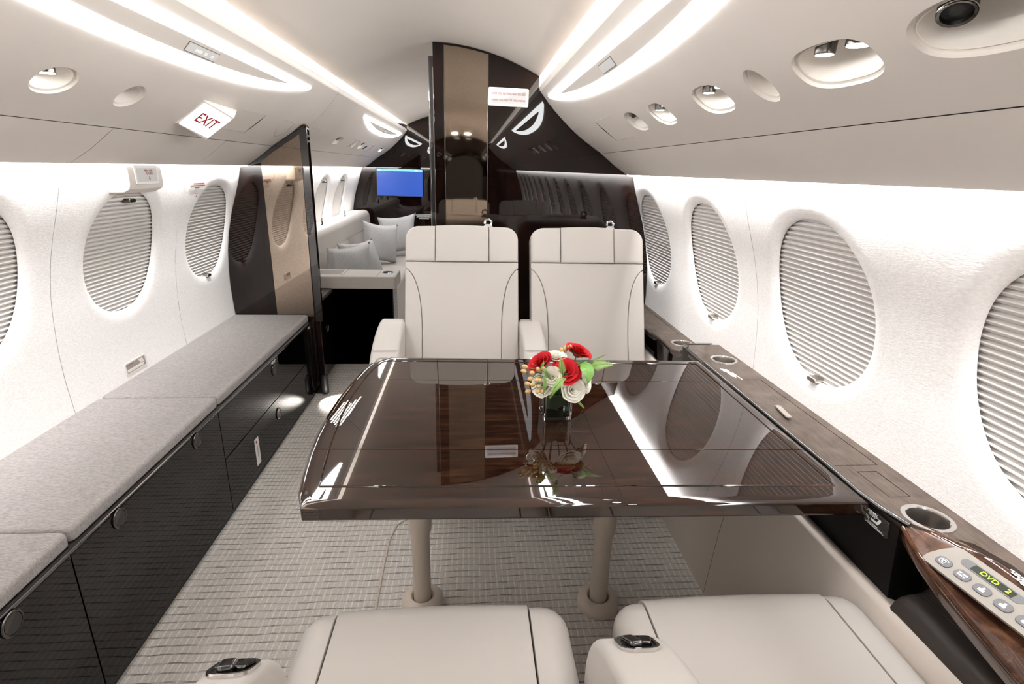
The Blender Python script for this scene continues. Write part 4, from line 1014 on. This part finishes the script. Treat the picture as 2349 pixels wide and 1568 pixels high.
lv = MB().slab(rrect(3.104, .03, 3.183, .462, .002, 2), .012, 0, 0, frame((XF - .018, 0, 0), (0, 1, 0), (0, 0, 1), (1, 0, 0))).build('louvre_panel', M['black'], cb)
for k in range(30): MB().add([(XF - .006, 3.135, .07 + .0115 * k), (XF - .006, 3.172, .07 + .0115 * k), (XF, 3.172, .075 + .0115 * k), (XF, 3.135, .075 + .0115 * k)], [(0, 1, 2, 3)]).build('louvre', M['gunmetal'], lv)
MB().box((-1.19, -1.5, 0), (XF - .012, 3.18, .028)).build('plinth', M['black_matte'], cb)
text_bars(MB(), frame((XF + .0006, 2.45, .4535), (0, 1, 0), (0, 0, 1), (1, 0, 0)), [(.05, .11), (.055, .10)], .0075, .004, random.Random(3)).build('small_print', M['print'], doors[3])
text_bars(MB(), frame((XF - .004, 3.11, .444), (0, 1, 0), (0, 0, 1), (1, 0, 0)), [(.02, .065), (.03, .06)], .0075, .004, random.Random(3)).build('small_print', M['print'], lv)
sk = empty('sticker', (XF + .001, 2.226, .133), 'small white upright sticker on the lower drawer of the bench cabinet', 'label')
f_ = frame((XF + .0005, 2.226, .133), (0, 1, 0), (0, 0, 1), (1, 0, 0))
MB().slab(rrect(-.0225, -.064, .0225, .064, .002), .0008, 0, 0, f_).build('backing', M['white'], sk)
text_bars(MB(), f_ @ Matrix.Translation((0, .005, .001)) @ Matrix.Rotation(PI / 2, 4, 'Z'), [(-.035, .025)], .01, .006, random.Random(3)).build('small_print', M['ink'], sk)
text_bars(MB(), f_ @ Matrix.Translation((-.01, .048, .001)), [(-.0, .010)], .008, .012, random.Random(3)).build('emblem', M['red'], sk)
for a, b, lab in ((-1.5, .374, 'grey fabric bench cushion behind the viewpoint'), (.379, 1.168, 'nearest grey fabric bench cushion, cut by the lower left frame'), (1.172, 1.968, 'middle grey fabric bench cushion between the two seams'), (1.972, 3.188, 'farthest grey fabric bench cushion reaching the mirrored partition')):
    q = MB().slab(rrect(-1.212, a, -.782, b, .016, 4), .040, .014, .006, Matrix.Translation((0, 0, .474)), 5).build('bench_cushion', M['bench'], None, sharp=60)
    tag(q, lab, 'cushion', 'grey bench cushions')

# ------------------------------------------------------------------ lounge beyond the partition
fc = tag(empty('lounge_cabinet', (-.95, 3.5, 0)), 'low near-black cabinet with a brown top just beyond the partition', 'cabinet')
MB().box((-1.19, 3.25, .0), (-.785, 3.80, .535)).build('carcass', M['cab'], fc)
MB().slab(rrect(-1.205, 3.25, -.765, 3.83, .004, 2), .022, .004, 0, Matrix.Translation((0, 0, .535)), 3).build('top', M['ledge'], fc)
d = MB().slab(rrect(3.36, .03, 3.79, .525, .002, 2), .018, .0012, 0, frame((-.785, 0, 0), (0, 1, 0), (0, 0, 1), (1, 0, 0)), 2).build('door', M['cab'], fc)
XF_, XF = XF, -.767; pull(3.52, .33, d); XF = XF_
lv = MB().slab(rrect(3.265, .03, 3.355, .525, .002, 2), .012, 0, 0, frame((-.785, 0, 0), (0, 1, 0), (0, 0, 1), (1, 0, 0))).build('louvre_panel', M['black'], fc)
for k in range(30): MB().add([(-.773, 3.29, .08 + .0125 * k), (-.773, 3.335, .08 + .0125 * k), (-.767, 3.335, .085 + .0125 * k), (-.767, 3.29, .085 + .0125 * k)], [(0, 1, 2, 3)]).build('louvre', M['gunmetal'], lv)
text_bars(MB(), frame((-.83, 3.62, .5575), (1, .25, 0), (-.25, 1, 0)), [(-.02, .02)] * 5, .012, .007, random.Random(3)).build('small_print', M['print'], fc)

so = tag(empty('sofa', (-.8, 5.0, 0)), 'cream leather lounge sofa along the left wall with a boxy padded arm', 'sofa')
MB().box((-1.15, 3.83, 0), (-.42, 6.64, .26)).build('base', M['leather'], so)
ep = MB().slab(rrect(-.90, 0, -.352, .560, .004, 2), .03, .003, 0, frame((0, 3.75, 0), (1, 0, 0), (0, 0, 1), (0, -1, 0)), 2).build('end_panel', M['cab'], so)
arm = MB().slab(rrect(-.92, 3.70, -.328, 3.985, [.01, .02, .02, .01], 5), .085, .010, .004, Matrix.Translation((0, 0, .560)), 4).build('arm', M['leather'], so, sharp=60)
for x in (-.70, -.46): MB().tube([(x, 3.712, .6455), (x, 3.97, .6455)], .001, 5).build('seam', M['slot'], arm)
cup = MB().lathe([(.042, 0), (.044, .002), (.038, .003), (.036, -.001), (.035, -.0)], Matrix.Translation((-.405, 3.87, .645)), 28, False, True).build('cup_holder', M['black'], arm)
MB().slab(rrect(-.90, 3.78, -.72, 3.93, .004), .001, 0, 0, Matrix.Translation((0, 0, .645))).build('lid', M['plate'], arm)
MB().box((-.90, 3.72, 0), (-.36, 3.98, .56)).build('arm_base', M['cab'], so)
for a, b in ((3.99, 5.30), (5.304, 6.66)):
    MB().slab(rrect(-1.10, a, -.405, min(b, 6.64), .033, 4), .19, .03, .005, Matrix.Translation((0, 0, .25)), 5).build('seat_cushion', M['leather'], so, sharp=60)
BX = lambda pts, y0, y1: MB().slab(pts, y1 - y0, .012, .012, Matrix(((1, 0, 0, 0), (0, 0, 1, y0), (0, 1, 0, 0), (0, 0, 0, 1))), 4)
for a, b in ((3.99, 5.30), (5.304, 6.50)): BX([(-1.15, .44), (-.93, .44), (-.985, .70), (-1.15, .70)], a, b).build('back_cushion', M['leather'], so, sharp=60)
BX([(-1.19, .704), (-.980, .704), (-.985, .82)] + bez((-.985, .82), (-.995, .885), (-1.05, .885), 5)[1:] + [(-1.19, .875)], 3.99, 6.50).build('back_roll', M['leather'], so, sharp=60)
for y in (4.75, 5.62):
    mb = MB().tube([(-1.07, y - .04, .888), (-1.07, y, .888), (-1.075, y + .02, .912), (-1.07, y + .005, .935), (-1.07, y - .012, .91), (-1.07, y - .01, .889)], .005, 6); mb.build('belt_anchor', M['gunmetal'], so)

def pillow(label, c, u, v, size=.40, th=.075):
    N = 16; vs = []; fs = []; idx = {}
    for sgn in (1, -1):
        for i in range(N + 1):
            for j in range(N + 1):
                a, b = 2 * i / N - 1, 2 * j / N - 1
                edge = abs(a) >= 1 or abs(b) >= 1
                if edge and sgn == -1: idx[(sgn, i, j)] = idx[(1, i, j)]; continue
                k = 1 - .15 * (1 - b * b) * abs(a) ** 2.2; q = 1 - .15 * (1 - a * a) * abs(b) ** 2.2
                w_ = th * ((1 - a ** 2) * (1 - b ** 2)) ** .42 * (1 + .08 * math.sin(5 * a + 3 * b))
                idx[(sgn, i, j)] = len(vs); vs.append((a * k * size / 2, b * q * size / 2, sgn * w_))
        for i in range(N):
            for j in range(N):
                f = (idx[(sgn, i, j)], idx[(sgn, i + 1, j)], idx[(sgn, i + 1, j + 1)], idx[(sgn, i, j + 1)]); fs.append(f if sgn == 1 else f[::-1])
    return tag(MB().add(vs, fs, frame(c, u, v)).build('pillow', M['pillow'], None, sharp=75), label, 'pillow', 'grey pillows on the lounge sofa')
pillow('plump grey pillow nearest on the sofa, leaning by the padded arm', (-.775, 4.24, .600), (.62, .55, .05), (.10, .20, .97), .38, .115)
pillow('grey pillow leaning behind the nearest one, by the sofa back', (-.70, 4.46, .605), (.55, .80, .0), (-.30, .22, .93), .39, .10)
pillow('grey pillow standing third along the sofa back, in front of the last', (-.70, 5.40, .650), (.75, .64, -.15), (.05, .15, .98), .40, .095)
pillow('grey pillow farthest along the sofa, below the television', (-.60, 5.95, .67), (.92, .30, .10), (-.05, .25, .96), .42, .095)

tv = tag(empty('television', (-.637, 6.62, 1.19)), 'wall television showing a plain blue screen with a pale top bar', 'television')
fr = frame((-.637, 6.64, 1.192), (1, 0, -.008), (.012, 0, 1), (0, -1, 0))
MB().slab(rrect(-.268, -.158, .268, .156, .004), .030, .003, 0, fr, 2).build('casing', M['black_matte'], tv)
MB().add([(-.262, -.150, .0305), (.262, -.150, .0305), (.262, .150, .0305), (-.262, .150, .0305)], [(0, 1, 2, 3)], fr).build('screen', M['screen'], tv)
MB().add([(-.262, .127, .031), (.262, .127, .031), (.262, .151, .031), (-.262, .151, .031)], [(0, 1, 2, 3)], fr).build('menu_bar', M['screenbar'], tv)
for a in (-.25, .175): MB().add([(a, .132, .0315), (a + .03, .132, .0315), (a + .03, .147, .0315), (a, .147, .0315)], [(0, 1, 2, 3)], fr).build('menu_icon', M['screenwhite'], tv)
np_ = tag(empty('notice', (-.38, 6.6, .9)), 'tiny white printed lines on the far bulkhead behind the pillows', 'label')
text_bars(MB(), frame((-.41, 6.649, .83), (1, 0, 0), (0, 0, 1), (0, -1, 0)), [(-.10, .14), (-.06, .13), (-.05, .12), (-.05, .12), (-.02, .10)], .012, .006, random.Random(3)).build('small_print', M['print'], np_)
# courtesy light low on the partition
area_light('courtesy_light', (-.69, 3.09, .09), (-.62, 3.02, 0), .03, .03, .9, (1, .98, .95), 1.9)

# ------------------------------------------------------------------ flowers in a square glass vase on the table
VX, VY = .432, 1.395
va = tag(empty('vase', (VX, VY, ZT)), 'square clear glass vase lined with a dark green leaf, on the table', 'vase')
R_ = Matrix.Translation((VX, VY, ZT + .0004)) @ Matrix.Rotation(.06, 4, 'Z')
o1, o2 = rrect(-.0415, -.0415, .0415, .0415, .004, 3), rrect(-.0375, -.0375, .0375, .0375, .003, 3)
mb = MB(); n = len(o1); H = .079
mb.add([(x * .95, y * .95, 0) for x, y in o1] + [(x, y, H) for x, y in o1] + [(x, y, H) for x, y in o2] + [(x * .95, y * .95, .008) for x, y in o2],
       [(j * n + k, j * n + (k + 1) % n, (j + 1) * n + (k + 1) % n, (j + 1) * n + k) for j in range(3) for k in range(n)] + [tuple(range(n - 1, -1, -1)), tuple(3 * n + k for k in range(n))], R_)
mb.build('glass_body', M['glass'], va, sharp=30)
ll = MB(); rng = random.Random(5)
for q in range(5):
    a0 = q * 1.3; vs = []; fs = []
    for i in range(7):
        for j in range(9):
            t = a0 + (j - 4) * .21; w_ = 1 - abs(i - 3) / 4.2; k = .0345 if abs(math.cos(t)) < .7 else .0345
            r = k / max(abs(math.cos(t)), abs(math.sin(t))) * (.96 - .012 * q); vs.append((r * math.cos(t), r * math.sin(t), .012 + .006 * q + (.058 - .006 * q) * i / 6 + .004 * math.sin(j + q)))
    fs = [(i * 9 + j, i * 9 + j + 1, (i + 1) * 9 + j + 1, (i + 1) * 9 + j) for i in range(6) for j in range(8)]
    MB().add(vs, fs, R_).build('lining_leaf', M['leafdark'], va, sharp=0)

def petal(ang, r0, r1, z0, z1, wd, curl, mtx, rng):
    vs = []; NU, NV = 6, 5
    for i in range(NV):
        v_ = i / (NV - 1); r = r0 + (r1 - r0) * v_ ** 1.2 + curl * v_ ** 4; z = z0 + (z1 - z0) * (v_ - .10 * v_ ** 5)
        for j in range(NU + 1):
            u = 2 * j / NU - 1; a = ang + u * wd * (1 - .12 * v_)
            rr_ = r * (1 + .05 * u * u); zz_ = z - (z1 - z0) * .16 * u * u * v_ * v_ + rng.uniform(-.0004, .0004)
            vs.append((rr_ * math.cos(a), rr_ * math.sin(a), zz_))
    return vs, [(i * (NU + 1) + j, i * (NU + 1) + j + 1, (i + 1) * (NU + 1) + j + 1, (i + 1) * (NU + 1) + j) for i in range(NV - 1) for j in range(NU)]
def rose(c, axis, R0, mat, label, group, seed=0, openness=1.0):
    root = empty('rose', c, label, 'flower', group); rng = random.Random(seed)
    w = Vector(axis).normalized(); u = w.orthogonal().normalized(); F = frame(c, u, w.cross(u), w)
    MB().tube([Vector(c) - w * R0 * .5, Vector(c) - w * R0 * .8 + Vector((0, 0, -.01)), (VX + (c[0] - VX) * .2, VY + (c[1] - VY) * .2, ZT + .03)], .0018, 6).build('stem', M['stem'], root)
    MB().lathe([(R0 * .02, -R0 * .62), (R0 * .30, -R0 * .58), (R0 * .5, -R0 * .38), (R0 * .55, -R0 * .2)], F, 14, True, False).build('calyx', M['stem'], root)
    k = 0
    for ring, (cnt, ra, rb, za, zb, wd, curl) in enumerate(((2, .02, .10, -.1, .32, 1.5, .0), (3, .06, .20, -.2, .33, 1.2, .0), (4, .12, .34, -.3, .31, .98, .02), (5, .2, .52, -.42, .26, .85, .07), (5, .26, .74, -.52, .16, .80, .13), (6, .3, .92, -.58, .02, .72, .18))):
        for q in range(cnt):
            a = k * 2.399 + q * 2 * PI / cnt + ring * .6
            vs, fs = petal(a, ra * R0, rb * R0 * openness, za * R0, (zb + rng.uniform(-.03, .03)) * R0, wd * (1 + rng.uniform(-.08, .08)), curl * R0, F, rng)
            MB().add(vs, fs, F).build('petal', mat, root, sharp=0)
        k += 1
    return root
RG, WG, BG, FG, LG = 'red roses in the glass vase', 'white flowers in the glass vase', 'berry sprigs in the glass vase', 'fern fronds in the glass vase', 'leaves in the glass vase'
P3 = lambda px, py, Y: CAM + (right * (px - 1174.5) - up * (py - 784) - back * FPX) * ((Y - CAM.y) / (right * (px - 1174.5) - up * (py - 784) - back * FPX).y)
rose((.377, 1.37, .872), (-.55, -.25, .75), .034, M['rose'], 'red rose leaning left over the berries', RG, 1)
rose((.449, 1.348, .853), (.05, -.62, .75), .039, M['rose'], 'central red rose facing the viewer with a fern in front', RG, 2)
rose((.496, 1.415, .890), (.35, -.15, .9), .036, M['rose'], 'red rose at the upper right of the bunch', RG, 3)
rose((.468, 1.325, .806), (.15, -.85, .4), .032, M['rosew'], 'white rose low at the front over the vase rim', WG, 4)
rose((.510, 1.365, .815), (.75, -.55, .3), .032, M['rosew'], 'white flower low on the right under the big green leaf', WG, 5)
rose((.425, 1.40, .880), (-.05, -.1, 1), .030, M['rosew'], 'white flower between the left and right red roses at the back', WG, 6)
rose((.385, 1.345, .815), (-.6, -.6, .5), .034, M['rosew'], 'white flower on the left behind the berries', WG, 7)
rose((.408, 1.335, .842), (-.3, -.7, .5), .026, M['rosew'], 'small white bloom between the left and central red roses', WG, 8)
def berries(label, pts, base):
    root = empty('berry_sprig', base, label, 'berries', BG); rng = random.Random(len(pts))
    for p in pts:
        d = (Vector(p) - Vector(base)).normalized(); u = d.orthogonal().normalized()
        MB().tube([base, tuple((Vector(base) + Vector(p)) / 2 + Vector((0, 0, .004))), tuple(Vector(p) - d * .006)], .0010, 5).build('stalk', M['stem'], root)
        MB().lathe([(.0005, -.0085), (.0045, -.006), (.0060, -.001), (.0056, .004), (.0032, .0085), (.0004, .0105)], frame(p, u, d.cross(u), d), 14).build('berry', M['berry'], root, sharp=0)
PX = lambda px, py, Y: tuple(P3(px, py, Y))
berries('pale orange berries hanging at the left of the bunch', [PX(1205, 841, 1.34), PX(1202, 851, 1.335), PX(1221, 855, 1.325), PX(1217, 868, 1.32), PX(1232, 871, 1.315), PX(1238, 872, 1.318)], (.395, 1.36, .835))
berries('brownish berries low on the left by the vase rim', [PX(1211, 880, 1.315), PX(1222, 882, 1.31), PX(1236, 886, 1.315), PX(1212, 897, 1.315), PX(1234, 897, 1.31), PX(1244, 897, 1.312)], (.400, 1.35, .810))
berries('upper berries between the roses near the left', [PX(1247, 846, 1.325), PX(1235, 847, 1.33)], (.41, 1.36, .83))
berries('pale buds standing above the right red rose', [PX(1289, 804, 1.42), PX(1297, 800, 1.42), PX(1306, 797, 1.42)], (.455, 1.42, .87))
def fern(label, path, wid, normal, n_=15):
    root = empty('fern_frond', path[0], label, 'fern', FG)
    n_ = int(n_ * 1.35); pts = bez(*path, n_ + 3); nrm = Vector(normal).normalized()
    MB().tube(pts, [.0011 * (1 - .7 * i / len(pts)) for i in range(len(pts))], 5).build('stalk', M['stem'], root)
    for i in range(2, len(pts) - 1):
        t = (Vector(pts[i + 1]) - Vector(pts[i - 1])).normalized(); sd = t.cross(nrm).normalized(); k = i / len(pts)
        L = wid * math.sin(PI * min(1, .12 + .88 * (1 - k) ** .8)) if k < .25 else wid * (1 - k) ** .75 * 1.15
        for sg in (-1, 1):
            d = (sd * sg + t * .55).normalized(); b = Vector(pts[i]); w_ = .0010 * (1 - .4 * k) + .0004
            q = [b - t * w_, b + d * L * .4 - t * w_ * 1.5 + nrm * .0008, b + d * L, b + d * L * .4 + t * w_ * 1.5 + nrm * .0008, b + t * w_]
            MB().add(q, [(0, 1, 3, 4), (1, 2, 3)]).build('leaflet', M['fern'], root, sharp=0)
    return root
fern('small fern tip standing in front of the central red rose', (PX(1292, 866, 1.30), PX(1289, 845, 1.285), PX(1286, 818, 1.30)), .0165, (0, -1, .3), 12)
fern('pale fern frond curving down over the front of the vase', (PX(1302, 866, 1.31), PX(1278, 870, 1.265), PX(1261, 915, 1.275)), .020, (-.2, -1, .4), 16)
fern('fern frond reaching right past the big green leaf', (PX(1345, 846, 1.36), PX(1370, 832, 1.34), PX(1407, 836, 1.34)), .0255, (.1, -.75, .65), 16)
fern('thin fern spray rising to the upper right', (PX(1350, 838, 1.38), PX(1368, 820, 1.38), PX(1392, 813, 1.38)), .006, (0, -1, .2), 10)
fern('dull fern between the berries and the central rose', (PX(1266, 872, 1.32), PX(1252, 858, 1.30), PX(1248, 845, 1.31)), .013, (-.3, -1, .2), 11)
fern('fern sprig hanging behind the vase on the right', (PX(1312, 905, 1.40), PX(1330, 925, 1.43), PX(1345, 940, 1.44)), .012, (.2, -.6, .7), 9)
def leaf(label, path, wid, normal, mat):
    pts = bez(*path, 10); nrm = Vector(normal).normalized(); vs = []; fs = []
    root = empty('leaf', path[0], label, 'leaf', LG)
    for i, p in enumerate(pts):
        k = i / 10; t = (Vector(pts[min(10, i + 1)]) - Vector(pts[max(0, i - 1)])).normalized(); sd = t.cross(nrm).normalized(); w_ = wid * math.sin(PI * k ** .75) ** .8 if 0 < k < 1 else .0004
        for j in range(-3, 4): vs.append(Vector(p) + sd * w_ * j / 3 + nrm * (.003 * abs(j / 3) + .0012 * math.sin(i * 1.7 + j)))
    fs = [(i * 7 + j, i * 7 + j + 1, (i + 1) * 7 + j + 1, (i + 1) * 7 + j) for i in range(10) for j in range(6)]
    MB().add(vs, fs).build('blade', mat, root, sharp=0)
    MB().tube([Vector(p) + nrm * .0004 for p in pts], .0008, 5).build('midrib', M['fern'], root)
leaf('big light green leaf at the right of the bunch', (PX(1330, 836, 1.345), PX(1358, 842, 1.315), PX(1347, 880, 1.31)), .019, (.35, -.9, .3), M['leaf'])
leaf('small dark green leaf under the upper right rose', (PX(1322, 839, 1.36), PX(1336, 832, 1.345), PX(1352, 826, 1.36)), .006, (0, -.6, .8), M['leafdark'])
leaf('second dark leaf tucked below the upper right rose', (PX(1322, 832, 1.37), PX(1332, 832, 1.36), PX(1338, 835, 1.36)), .006, (0, -.5, .85), M['leafdark'])
leaf('narrow green leaf hanging left over the vase rim', (PX(1248, 862, 1.32), PX(1253, 880, 1.30), PX(1246, 907, 1.305)), .005, (-.4, -1, .2), M['fern'])
leaf('pointed green leaf beside the left red rose', (PX(1240, 845, 1.33), PX(1246, 836, 1.32), PX(1248, 828, 1.33)), .004, (-.3, -1, .2), M['leaf'])
